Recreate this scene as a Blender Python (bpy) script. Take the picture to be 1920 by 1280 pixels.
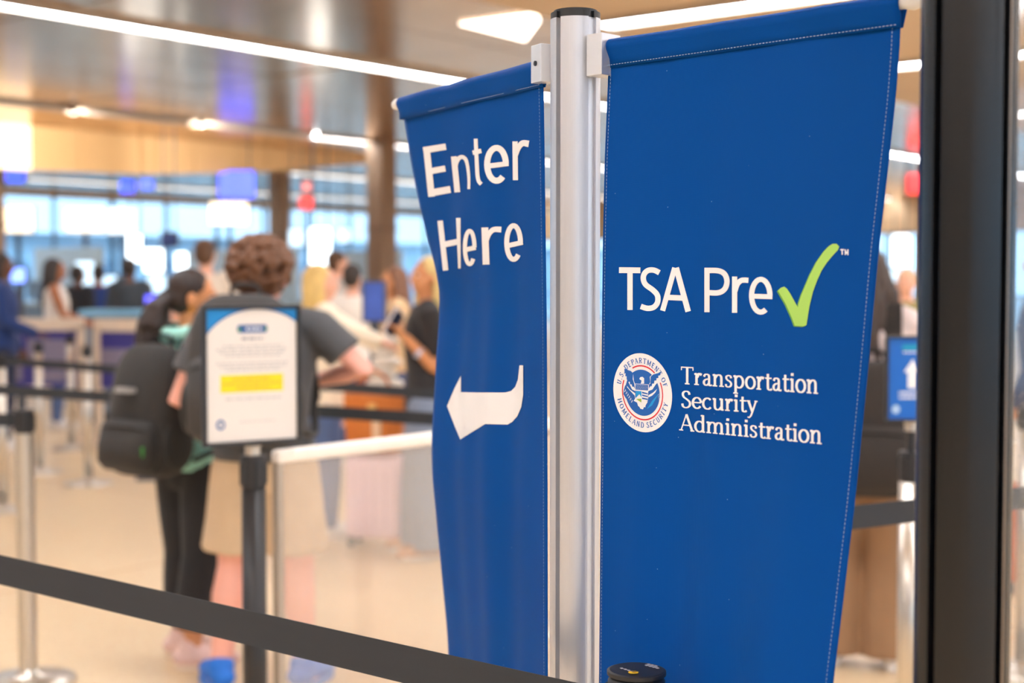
import bpy, bmesh, math, random
import numpy as np
from mathutils import Vector, Matrix, Euler

random.seed(7)
scene = bpy.context.scene
col = scene.collection
for o in list(bpy.data.objects):
    bpy.data.objects.remove(o)

# ------------------------------------------------------------------ camera
EYE = 1.47
FPX = 2667.0                       # focal length in pixels of the 1920x1280 frame (50 mm lens)
PITCH = math.radians(2.469)
cam_d = bpy.data.cameras.new('camera')
cam = bpy.data.objects.new('camera', cam_d)
col.objects.link(cam)
cam_d.sensor_width = 36.0
cam_d.lens = 36.0 * FPX / 1920.0
cam.location = (0, 0, EYE)
cam.rotation_euler = (math.pi / 2 - PITCH, 0, 0)
cam_d.clip_start = 0.05
cam_d.clip_end = 500
cam_d.dof.use_dof = True
cam_d.dof.focus_distance = 1.66
cam_d.dof.aperture_fstop = 3.8
scene.camera = cam

# ------------------------------------------------------------------ world, exposure
world = bpy.data.worlds.new('sky')
scene.world = world
world.use_nodes = True
bg = world.node_tree.nodes['Background']
bg.inputs['Color'].default_value = (0.64, 0.84, 1.0, 1)
bg.inputs['Strength'].default_value = 2.0
vs = scene.view_settings
vs.view_transform = 'Standard'
vs.look = 'None'
vs.gamma = 1.0
vs.use_curve_mapping = False
vs.exposure = 0.5
STRIP_POWER = 20.0                 # emission of the linear ceiling lights

# ------------------------------------------------------------------ helpers
def ray(px, py):
    u = (px - 960.0) / FPX
    v = (640.0 - py) / FPX
    c, s = math.cos(PITCH), math.sin(PITCH)
    return Vector((u, c + v * s, -s + v * c))

def at(px, py, Y):
    """the point of the place that the photograph shows at this pixel, Y metres into the hall"""
    r = ray(px, py)
    t = Y / r.y
    return Vector((r.x * t, Y, EYE + r.z * t))

def on_floor(px, py, z=0.0):
    r = ray(px, py)
    t = (z - EYE) / r.z
    return Vector((r.x * t, r.y * t, z))

AX = math.radians(38.5)            # the hall's own axis
A = Vector((math.sin(AX), math.cos(AX), 0))
B = Vector((-math.cos(AX), math.sin(AX), 0))
def H(a, b, z):
    return A * a + B * b + Vector((0, 0, z))
def hall(p):
    return p.dot(A), p.dot(B), p.z
def on_b(px, py, b):
    r = ray(px, py)
    t = b / (r.x * B.x + r.y * B.y)
    return Vector((r.x * t, r.y * t, EYE + r.z * t))
CEIL = 4.0
def on_ceiling(px, py, z=CEIL):
    return on_floor(px, py, z)

def lin(c):
    return tuple((x / 255 / 12.92) if x / 255 <= 0.04045 else ((x / 255 + 0.055) / 1.055) ** 2.4 for x in c)

MATS = {}
def mat(name, rgb, rough=0.6, metal=0.0, var=0.08, scale=20.0, bump=0.0, bscale=None, coat=0.0,
        emit=0.0, sheen=0.0, stretch=(1, 1, 1), aniso=0.0, spec=None, erg=None):
    """procedural material: a noise-varied colour with optional fine relief; rgb in 0-255 sRGB"""
    if name in MATS:
        return MATS[name]
    m = bpy.data.materials.new(name)
    m.use_nodes = True
    nt = m.node_tree
    N, L = nt.nodes, nt.links
    b = N['Principled BSDF']
    c = lin(rgb)
    tc = N.new('ShaderNodeTexCoord')
    mp = N.new('ShaderNodeMapping')
    mp.inputs['Scale'].default_value = stretch
    L.new(tc.outputs['Object'], mp.inputs['Vector'])
    ns = N.new('ShaderNodeTexNoise')
    ns.inputs['Scale'].default_value = scale
    ns.inputs['Detail'].default_value = 4
    L.new(mp.outputs['Vector'], ns.inputs['Vector'])
    rp = N.new('ShaderNodeMix')
    rp.data_type = 'RGBA'
    rp.inputs[6].default_value = tuple(x * (1 - var) for x in c) + (1,)
    rp.inputs[7].default_value = tuple(min(1, x * (1 + var)) for x in c) + (1,)
    L.new(ns.outputs['Fac'], rp.inputs[0])
    L.new(rp.outputs[2], b.inputs['Base Color'])
    b.inputs['Roughness'].default_value = rough
    b.inputs['Metallic'].default_value = metal
    b.inputs['Coat Weight'].default_value = coat
    b.inputs['Sheen Weight'].default_value = sheen
    if spec is not None:
        b.inputs['Specular IOR Level'].default_value = spec
    if aniso:
        b.inputs['Anisotropic'].default_value = aniso
    if emit:
        e = lin(erg) if erg else c
        b.inputs['Emission Color'].default_value = e + (1,)
        b.inputs['Emission Strength'].default_value = emit
    if bump:
        n2 = N.new('ShaderNodeTexNoise')
        n2.inputs['Scale'].default_value = bscale or scale * 4
        n2.inputs['Detail'].default_value = 3
        L.new(mp.outputs['Vector'], n2.inputs['Vector'])
        bp = N.new('ShaderNodeBump')
        bp.inputs['Strength'].default_value = bump
        bp.inputs['Distance'].default_value = 0.01
        L.new(n2.outputs['Fac'], bp.inputs['Height'])
        L.new(bp.outputs['Normal'], b.inputs['Normal'])
    MATS[name] = m
    return m

def clear_mat(name, tint=(255, 255, 255), gloss=0.08, haze=0.0, specks=0.0):
    """thin clear sheet: mostly see-through, a little mirror, a little haze"""
    if name in MATS:
        return MATS[name]
    m = bpy.data.materials.new(name)
    m.use_nodes = True
    N, L = m.node_tree.nodes, m.node_tree.links
    N.clear()
    out = N.new('ShaderNodeOutputMaterial')
    tr = N.new('ShaderNodeBsdfTransparent')
    tr.inputs['Color'].default_value = lin(tint) + (1,)
    gl = N.new('ShaderNodeBsdfGlossy')
    gl.inputs['Roughness'].default_value = 0.05
    lw = N.new('ShaderNodeLayerWeight')
    lw.inputs['Blend'].default_value = 0.25
    mu = N.new('ShaderNodeMath'); mu.operation = 'MULTIPLY_ADD'
    mu.inputs[1].default_value = 0.25
    mu.inputs[2].default_value = gloss * 0.4
    L.new(lw.outputs['Facing'], mu.inputs[0])
    mx = N.new('ShaderNodeMixShader')
    L.new(mu.outputs[0], mx.inputs[0])
    L.new(tr.outputs[0], mx.inputs[1])
    L.new(gl.outputs[0], mx.inputs[2])
    df = N.new('ShaderNodeBsdfDiffuse')
    df.inputs['Color'].default_value = (0.85, 0.83, 0.8, 1)
    m2 = N.new('ShaderNodeMixShader')
    m2.inputs[0].default_value = haze
    if specks:
        tc = N.new('ShaderNodeTexCoord')
        vo = N.new('ShaderNodeTexVoronoi')
        vo.inputs['Scale'].default_value = 160
        L.new(tc.outputs['Object'], vo.inputs['Vector'])
        r = N.new('ShaderNodeMapRange')
        r.inputs[1].default_value = 0.10
        r.inputs[2].default_value = 0.16
        r.inputs[3].default_value = specks
        r.inputs[4].default_value = haze
        L.new(vo.outputs['Distance'], r.inputs[0])
        L.new(r.outputs[0], m2.inputs[0])
    L.new(mx.outputs[0], m2.inputs[1])
    L.new(df.outputs[0], m2.inputs[2])
    L.new(m2.outputs[0], out.inputs['Surface'])
    MATS[name] = m
    return m

def tag(o, label=None, cat=None, group=None, kind=None):
    if label: o['label'] = label
    if cat: o['category'] = cat
    if group: o['group'] = group
    if kind: o['kind'] = kind
    return o

def thing(name, label, cat, loc=(0, 0, 0), rz=0.0, group=None):
    o = bpy.data.objects.new(name, None)
    o.empty_display_size = 0.1
    col.objects.link(o)
    o.location = loc
    o.rotation_euler = (0, 0, rz)
    return tag(o, label, cat, group)

def link(name, me, m, parent=None, smooth=False):
    me.materials.clear()
    if m: me.materials.append(m)
    o = bpy.data.objects.new(name, me)
    col.objects.link(o)
    o.parent = parent
    if smooth:
        for p in me.polygons: p.use_smooth = True
    return o

def obj(name, bm, m, parent=None, smooth=False, bevel=0.0, loc=None):
    me = bpy.data.meshes.new(name)
    bmesh.ops.recalc_face_normals(bm, faces=bm.faces)
    bm.to_mesh(me)
    bm.free()
    o = link(name, me, m, parent, smooth)
    if loc is not None: o.location = loc
    if bevel:
        md = o.modifiers.new('bevel', 'BEVEL')
        md.width = bevel
        md.segments = 2
        md.limit_method = 'ANGLE'
    return o

def struct(name, bm, m, parent=None, **k):
    o = obj(name, bm, m, parent, **k)
    o['kind'] = 'structure'
    return o

def box(bm, c, size, mtx=None):
    sx, sy, sz = (s / 2 for s in size)
    vs_ = []
    for dx in (-1, 1):
        for dy in (-1, 1):
            for dz in (-1, 1):
                p = Vector((dx * sx, dy * sy, dz * sz))
                if mtx: p = mtx @ p
                vs_.append(bm.verts.new(Vector(c) + p))
    for f in ((0, 1, 3, 2), (4, 6, 7, 5), (0, 4, 5, 1), (2, 3, 7, 6), (0, 2, 6, 4), (1, 5, 7, 3)):
        bm.faces.new([vs_[i] for i in f])
    return bm

def new_box(c, size, mtx=None):
    return box(bmesh.new(), c, size, mtx)

def hexa(bm, quad_a, quad_b):
    """solid between two quads"""
    a = [bm.verts.new(Vector(p)) for p in quad_a]
    b = [bm.verts.new(Vector(p)) for p in quad_b]
    n = len(a)
    bm.faces.new(a[::-1]); bm.faces.new(b)
    for i in range(n):
        j = (i + 1) % n
        bm.faces.new((a[i], a[j], b[j], b[i]))
    return bm

def frames(pts):
    out = []
    n = len(pts)
    prev = None
    for i in range(n):
        d = (pts[min(i + 1, n - 1)] - pts[max(i - 1, 0)])
        if d.length < 1e-9: d = Vector((0, 0, 1))
        d.normalize()
        if prev is None:
            ref = Vector((0, 0, 1)) if abs(d.z) < 0.9 else Vector((0, 1, 0))
            x = ref.cross(d).normalized()
        else:
            x = (prev - d * prev.dot(d)).normalized()
        prev = x
        out.append((x, d.cross(x).normalized()))
    return out

def tube(bm, pts, radii, seg=12, flat=1.0, caps=True, flat_end=False):
    """tapered round tube through points, closed by rounded ends (flat_end: cut square at the last point)"""
    pts = [Vector(p) for p in pts]
    if not isinstance(radii, (list, tuple)): radii = [radii] * len(pts)
    P, R = [], []
    if caps:
        d0 = (pts[0] - pts[1]).normalized(); d1 = (pts[-1] - pts[-2]).normalized()
        for k in (0.97, 0.7, 0.35):
            P.append(pts[0] + d0 * radii[0] * k); R.append(radii[0] * math.sqrt(1 - k * k))
    P += pts; R += list(radii)
    if caps and not flat_end:
        for k in (0.35, 0.7, 0.97):
            P.append(pts[-1] + d1 * radii[-1] * k); R.append(radii[-1] * math.sqrt(1 - k * k))
    F = frames(P)
    rings = []
    for p, r, (x, y) in zip(P, R, F):
        rings.append([bm.verts.new(p + (x * math.cos(t) + y * math.sin(t) * flat) * r)
                      for t in (2 * math.pi * i / seg for i in range(seg))])
    for a, b in zip(rings, rings[1:]):
        for i in range(seg):
            j = (i + 1) % seg
            bm.faces.new((a[i], a[j], b[j], b[i]))
    bm.faces.new(rings[0][::-1]); bm.faces.new(rings[-1])
    return bm

def lathe(bm, prof, seg=32, c=(0, 0, 0)):
    """solid of revolution about z from (r, z) pairs, bottom to top"""
    c = Vector(c)
    rings = []
    for r, z in prof:
        rings.append([bm.verts.new(c + Vector((r * math.cos(t), r * math.sin(t), z)))
                      for t in (2 * math.pi * i / seg for i in range(seg))])
    for a, b in zip(rings, rings[1:]):
        for i in range(seg):
            j = (i + 1) % seg
            bm.faces.new((a[i], a[j], b[j], b[i]))
    bm.faces.new(rings[0][::-1]); bm.faces.new(rings[-1])
    return bm

def prism(bm, outline, z0, z1, mtx=None):
    """vertical prism from an xy outline"""
    lo = [bm.verts.new((mtx @ Vector((x, y, z0))) if mtx else Vector((x, y, z0))) for x, y in outline]
    hi = [bm.verts.new((mtx @ Vector((x, y, z1))) if mtx else Vector((x, y, z1))) for x, y in outline]
    n = len(lo)
    bm.faces.new(lo[::-1]); bm.faces.new(hi)
    for i in range(n):
        j = (i + 1) % n
        bm.faces.new((lo[i], lo[j], hi[j], hi[i]))
    return bm

def ellipsoid(bm, c, r, rot=None, seg=16, rings=10):
    m = Matrix.Translation(Vector(c)) @ (rot.to_4x4() if rot else Matrix.Identity(4)) @ Matrix.Diagonal((r[0], r[1], r[2], 1))
    bmesh.ops.create_uvsphere(bm, u_segments=seg, v_segments=rings, radius=1.0, matrix=m)
    return bm

def loft(bm, stations, seg=20):
    """closed skin through horizontal ellipses (z, cx, cy, rx, ry)"""
    rings = []
    for z, cx, cy, rx, ry in stations:
        rings.append([bm.verts.new((cx + rx * math.cos(t), cy + ry * math.sin(t), z))
                      for t in (2 * math.pi * i / seg for i in range(seg))])
    for a, b in zip(rings, rings[1:]):
        for i in range(seg):
            j = (i + 1) % seg
            bm.faces.new((a[i], a[j], b[j], b[i]))
    bm.faces.new(rings[0][::-1]); bm.faces.new(rings[-1])
    return bm

def blob(name, bm, m, parent, voxel=0.012, smooth=4):
    """overlapping solids fused into one continuous skin"""
    o = obj(name, bm, m, parent, smooth=True)
    r = o.modifiers.new('fuse', 'REMESH')
    r.mode = 'VOXEL'
    r.voxel_size = voxel
    r.use_smooth_shade = True
    if smooth:
        s = o.modifiers.new('relax', 'SMOOTH')
        s.iterations = smooth
        s.factor = 0.5
    return o

def catmull(pts, n=6):
    pts = [Vector(p) for p in pts]
    if len(pts) < 3: return pts
    out = []
    for i in range(len(pts) - 1):
        p0 = pts[max(i - 1, 0)]; p1 = pts[i]; p2 = pts[i + 1]; p3 = pts[min(i + 2, len(pts) - 1)]
        for k in range(n):
            t = k / n
            out.append(0.5 * (2 * p1 + (p2 - p0) * t + (2 * p0 - 5 * p1 + 4 * p2 - p3) * t * t
                              + (3 * p1 - p0 - 3 * p2 + p3) * t ** 3))
    out.append(pts[-1])
    return out
# ------------------------------------------------------------------ the hall
A0, A1, B0, B1 = -22.0, 42.0, -14.0, 36.0
LB = 8.13                                       # plaster ceiling ends and metal ceiling begins
def slab(a0, a1, b0, b1, z0, z1):
    bm = bmesh.new()
    q = [(a0, b0), (a1, b0), (a1, b1), (a0, b1)]
    hexa(bm, [H(a, b, z0) for a, b in q], [H(a, b, z1) for a, b in q])
    return bm

m_floor = mat('terrazzo', (220, 194, 156), rough=0.34, var=0.06, scale=1.2, bump=0.0, spec=0.5)
def add_chips(m):
    N, L = m.node_tree.nodes, m.node_tree.links
    b = N['Principled BSDF']
    src = b.inputs['Base Color'].links[0].from_socket
    tc = N.new('ShaderNodeTexCoord')
    vo = N.new('ShaderNodeTexVoronoi'); vo.inputs['Scale'].default_value = 70
    L.new(tc.outputs['Object'], vo.inputs['Vector'])
    mx = N.new('ShaderNodeMix'); mx.data_type = 'RGBA'; mx.blend_type = 'OVERLAY'
    mx.inputs[0].default_value = 0.14
    L.new(src, mx.inputs[6]); L.new(vo.outputs['Color'], mx.inputs[7])
    bw = N.new('ShaderNodeRGBToBW'); L.new(vo.outputs['Color'], bw.inputs[0]); L.new(bw.outputs[0], mx.inputs[7])
    L.new(mx.outputs[2], b.inputs['Base Color'])
add_chips(m_floor)
floor = struct('floor', slab(A0, A1, B0, B1, -0.12, 0.0), m_floor)
m_joint = mat('floor_joint', (196, 160, 118), rough=0.4)
for k in range(7):
    bb = -2 + 4.0 * k
    obj('joint_strip', slab(A0, A1, bb, bb + 0.012, -0.01, 0.0012), m_joint, floor)
for k in range(8):
    aa = -2 + 4.0 * k
    obj('joint_strip', slab(aa, aa + 0.012, B0, B1, -0.01, 0.0010), m_joint, floor)

m_plaster = mat('ceiling_plaster', (206, 184, 160), rough=0.75, var=0.03, scale=0.5)
m_metal = mat('brushed_ceiling_metal', (222, 190, 154), rough=0.2, metal=1.0, var=0.10, scale=1.5)
ceiling = struct('ceiling', slab(A0, A1, LB, B1, 4.06, 4.2), mat('ceiling_void', (90, 82, 74), rough=0.8))
field = obj('plaster_field', slab(A0, A1, B0, LB, 3.93, 4.2), m_plaster, ceiling)
STRIPS = [11.73, 18.2, 24.7, 31.2]
edges = [LB + 0.01] + [s for st in STRIPS for s in (st - 0.13, st + 0.13)] + [B1]
pm = {}
rnd = random.Random(3)
for k in range(0, len(edges), 2):
    lo, hi = edges[k], edges[k + 1]
    nb = max(1, round((hi - lo) / 1.7))
    wb = (hi - lo) / nb
    key = round(wb, 4)
    if key not in pm:
        bm = bmesh.new()
        hexa(bm, [A * sx * 2.125 + B * sy * (wb / 2 - 0.008) for sx, sy in ((-1, -1), (1, -1), (1, 1), (-1, 1))],
             [A * sx * 2.125 + B * sy * (wb / 2 - 0.008) + Vector((0, 0, 0.03)) for sx, sy in ((-1, -1), (1, -1), (1, 1), (-1, 1))])
        bmesh.ops.recalc_face_normals(bm, faces=bm.faces)
        me = bpy.data.meshes.new('metal_panel'); bm.to_mesh(me); bm.free()
        pm[key] = me
    for i in range(nb):
        for j in range(15):
            o = link('metal_panel', pm[key], m_metal, ceiling)
            o.location = H(A0 + 2.13 + 4.266 * j, lo + wb * (i + 0.5), CEIL)
            o.rotation_euler = (math.radians(rnd.uniform(-.25, .25)), math.radians(rnd.uniform(-.25, .25)), 0)

m_wall = mat('wall_tan', (212, 178, 140), rough=0.7, var=0.04, scale=0.7)
m_wall2 = mat('wall_pale_grey', (216, 218, 220), rough=0.7, var=0.03, scale=0.7)
wall_back = struct('wall_back', slab(A0, A1, B0 - 0.15, B0 + .15, 3.55, 4.1), m_wall2)
wall_left = struct('wall_left', slab(A0 - 0.3, A0, B0, B1, 0, 4.1), m_wall2)
# far glazed side and glazed end, built bay by bay
m_mull = mat('grey_mullion', (120, 130, 138), rough=0.5, metal=0.3)
m_glass = clear_mat('window_glass', (226, 240, 250), 0.10, 0.02)
wall_far = struct('wall_far', slab(A0, A1, B1 - 0.15, B1 + 0.15, 3.9, 4.1), m_wall)
curb = struct('baseboard_far', slab(A0, A1, B1 - 0.15, B1 + 0.15, 0, 0.25), mat('curb_grey', (150, 150, 150), rough=0.5))
nwin = 0
def bay(p0, p1, inward, z0, z1, n=2):
    """one window bay: frame with mullions and one pane per field"""
    global nwin
    nwin += 1
    bm = bmesh.new()
    d = (p1 - p0); L_ = d.length; d.normalize()
    up = Vector((0, 0, 1))
    mtx = Matrix((d, inward, up)).transposed()
    for k in range(n + 1):
        w = 0.09 if k in (0, n) else 0.06
        box(bm, p0 + d * (L_ * k / n) + up * ((z0 + z1) / 2), (w, 0.14, z1 - z0), mtx)
    for z in (z0 + 0.03, z0 + (z1 - z0) * 0.33, z1 - 0.03):
        box(bm, p0 + d * (L_ / 2) + up * z, (L_ - 0.092, 0.12, 0.06), mtx)
    w = struct('window_%d' % nwin, bm, m_mull)
    for k in range(n):
        c = p0 + d * (L_ * (k + 0.5) / n) + up * ((z0 + z1) / 2)
        obj('pane', new_box(c, (L_ / n - 0.08, 0.012, z1 - z0 - 0.06), mtx), m_glass, w)
for k in range(16):
    bay(H(A0 + 4 * k, B1, 0), H(A0 + 4 * k + 4, B1, 0), -B, 0.25, 3.9)
struct('baseboard_back_unseen', slab(A0, A1, B0 - 0.15, B0 + 0.15, 0, 0.25), MATS['curb_grey'])
for k in range(16):  # unseen windows added to throw cool daylight on the banner fronts
    bay(H(A0 + 4 * k, B0, 0), H(A0 + 4 * k + 4, B0, 0), B, 0.25, 3.55)
wall_right = struct('wall_right', slab(A1 - 0.15, A1 + 0.15, B0, B1, 2.95, 4.1), m_wall)
for k in range(10):
    bay(H(A1, B0 + 5 * k, 0), H(A1, B0 + 5 * k + 5, 0), -A, 0.0, 2.95)
ground = struct('ground', slab(-120, 160, -120, 200, -0.5, -0.13), mat('apron_concrete', (180, 184, 186), rough=0.8))

# square columns standing in the hall
m_col = mat('column_stone', (150, 124, 100), rough=0.55, var=0.08, scale=2)
m_col2 = mat('column_band', (126, 104, 86), rough=0.5)
ncol = 0
def column(px, Y, w, label_n):
    base = at(px, 525, Y)
    mtx = Matrix.Rotation(-AX, 3, 'Z')
    bm = new_box((base.x, base.y, 2.0), (w, w, 4.0), mtx)
    o = struct('column_%d' % label_n, bm, m_col, bevel=0.03)
    obj('column_base', new_box((base.x, base.y, 0.1), (w + 0.06, w + 0.06, 0.2), mtx), m_col2, o)
    obj('column_band', new_box((base.x, base.y, 2.4), (w + 0.02, w + 0.02, 0.05), mtx), m_col2, o)
    return o
column(525, 30.0, 0.34, 1)
column(716, 26.0, 0.40, 2)
column(-12, 24.0, 0.30, 3)
column(1740, 33.0, 0.4, 4)

# soffit of tan panels hanging below the metal ceiling
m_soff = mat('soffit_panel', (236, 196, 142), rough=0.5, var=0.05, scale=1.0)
sx = [-140, -40, 60, 148, 262, 365, 500, 610, 720]
sy = [310, 314, 319, 322, 326, 325, 322, 313, 302]
soffit = struct('soffit', slab(hall(on_b(-140, 300, 20.6))[0], hall(on_b(720, 300, 20.6))[0], 20.72, 20.95, 3.88, 4.03), m_soff)
for k in range(len(sx) - 1):
    p, q = on_b(sx[k], sy[k], 20.6), on_b(sx[k + 1], sy[k + 1], 20.6)
    p = p + A * 0.012; q = q - A * 0.012
    bm = bmesh.new()
    t = B * 0.12
    P = [p, q, Vector((q.x, q.y, 3.99)), Vector((p.x, p.y, 3.99))]
    hexa(bm, P, [v + t for v in P])
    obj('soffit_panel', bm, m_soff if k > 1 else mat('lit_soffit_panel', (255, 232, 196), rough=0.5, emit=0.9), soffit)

# ------------------------------------------------------------------ linear ceiling lights
m_lit = mat('lit_diffuser', (255, 250, 244), rough=0.4, emit=STRIP_POWER, erg=(242, 247, 255), var=0.0)
m_dim = mat('dimmed_diffuser', (240, 232, 222), rough=0.35, var=0.02, emit=0.9)
m_house = mat('light_housing', (190, 178, 164), rough=0.4, metal=0.4)
def strip_light(p, q, w, z, lit, label, group=None):
    d = (q - p); L_ = d.length; d.normalize()
    n = Vector((-d.y, d.x, 0))
    mtx = Matrix((d, n, Vector((0, 0, 1)))).transposed()
    mid = (p + q) / 2
    t = thing('ceiling_light', label, 'light', (mid.x, mid.y, z), 0, group)
    for s in (-1, 1):
        obj('housing_rail', new_box(n * s * (w / 2 + 0.01), (L_, 0.02, 0.09), mtx), m_house, t)
    obj('diffuser', new_box((0, 0, 0.0), (L_, w, 0.05), mtx), m_lit if lit else m_dim, t)
    return t
def flat(v): return Vector((v.x, v.y, 0))
a_cut = hall(on_ceiling(575, 253))[0]
strip_light(flat(H(A0 + .1, STRIPS[0], 0)), flat(H(A1 - .3, STRIPS[0], 0)), 0.17, 3.99, True,
            'long lit strip light along the metal ceiling beside the plaster ceiling')
strip_light(flat(H(a_cut + .05, STRIPS[1], 0)), flat(H(A1 - .3, STRIPS[1], 0)), 0.16, 3.99, True,
            'lit end of the strip light in front of the tan soffit')
strip_light(flat(H(A0 + .1, STRIPS[1], 0)), flat(H(a_cut - .05, STRIPS[1], 0)), 0.16, 3.99, False,
            'dimmed length of the strip light in front of the tan soffit')
for s_, n_ in ((STRIPS[2], 'behind the tan soffit'), (STRIPS[3], 'nearest the glazed far wall')):
    strip_light(flat(H(A0 + .1, s_, 0)), flat(H(A1 - .3, s_, 0)), 0.16, 3.99, True, 'lit strip light on the metal ceiling ' + n_)
for k, a_ in enumerate((-17.0, -11.2, -5.6, -1.4, 2.8, 7.0, 11.2, 15.4, 20.9, 27.0, 33.0)):
    strip_light(flat(H(a_, B0 + .3, 0)), flat(H(a_, LB - .3, 0)), 0.24, 3.915, True,
                *({11.2: ('strip light on the plaster ceiling passing just above the silver post',), 15.4: ('strip light on the plaster ceiling passing behind the black pillar',),
                   20.9: ('strip light on the plaster ceiling lower down behind the clear sheet',)}.get(a_, ('warm white strip light running across the tan plaster ceiling overhead', 'strip lights across the plaster ceiling'))))
# bright wedge-shaped panel at the corner of the metal ceiling
wedge = [on_ceiling(x, y, 3.985) for x, y in ((862, 46), (1006, 26), (1012, 40), (985, 77))]
c_ = sum(wedge, Vector()) / 4
t = thing('ceiling_panel_light', 'bright wedge-shaped white light panel in the metal ceiling', 'light', c_)
bm = bmesh.new(); hexa(bm, [v - c_ for v in wedge], [v - c_ + Vector((0, 0, .03)) for v in wedge]); obj('diffuser', bm, mat('wedge_diffuser', (255, 240, 222), emit=4.0, var=0), t)
bm = bmesh.new(); hexa(bm, [(v - c_) * 1.05 + Vector((0, 0, .012)) for v in wedge], [(v - c_) * 1.05 + Vector((0, 0, .05)) for v in wedge]); obj('frame', bm, m_house, t)

# adjustable spots beside the unlit strip, washing the tan soffit
for px_, py_, aim, lab in ((138, 208, (200, 285), 'small bright ceiling spot aimed at the middle of the tan soffit'), (376, 231, (430, 300), 'small bright ceiling spot beside the dimmed strip, aimed at the right soffit end'),
                      (-60, 190, (20, 275), 'small ceiling spot aimed at the lit soffit panel')):
    c = on_ceiling(px_, py_, 3.93)
    t = thing('ceiling_spot', lab, 'light', c)
    obj('spot_body', lathe(bmesh.new(), [(.05, -.03), (.055, -.02), (.055, .04), (.03, .055)], 20), m_house, t, smooth=True)
    obj('spot_lens', lathe(bmesh.new(), [(.034, -.036), (.034, -.031)], 20), mat('spot_lens', (255, 244, 226), emit=9.0, var=0), t)
    ld = bpy.data.lights.new('spot_beam', 'SPOT')
    ld.energy = 260; ld.color = (1, .9, .78); ld.spot_size = math.radians(80); ld.spot_blend = .8; ld.shadow_soft_size = .05
    lo = bpy.data.objects.new('spot_beam', ld); col.objects.link(lo)
    lo.parent = t; lo.location = (0, 0, -.06)
    tgt = on_b(aim[0], aim[1], 20.6) - c
    lo.rotation_euler = tgt.to_track_quat('-Z', 'Y').to_euler()

# low building across the apron, seen through the far glazing
tb = thing('apron_building', 'long grey blue building outside beyond the far windows', 'building', H(22, 56, -.13), math.pi / 2 - AX)
m_out = mat('outside_cladding', (186, 208, 222), rough=.7, var=.06, scale=.4)
obj('outer_wall', new_box((0, 0, 1.7), (110, 5, 3.4)), m_out, tb)
obj('roof', new_box((0, 0, 3.5), (111, 6, .2)), mat('outside_roof', (150, 168, 180), rough=.7), tb)
for k in range(24):
    wn = obj('window', new_box((-52 + 4.5 * k, -2.53, 1.9), (2.6, .1, 1.1)), mat('outside_window', (120, 154, 180), rough=.2), tb)
    obj('sill', new_box((-52 + 4.5 * k, -2.60, 1.32), (2.8, .2, .06)), m_out, wn)
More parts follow.
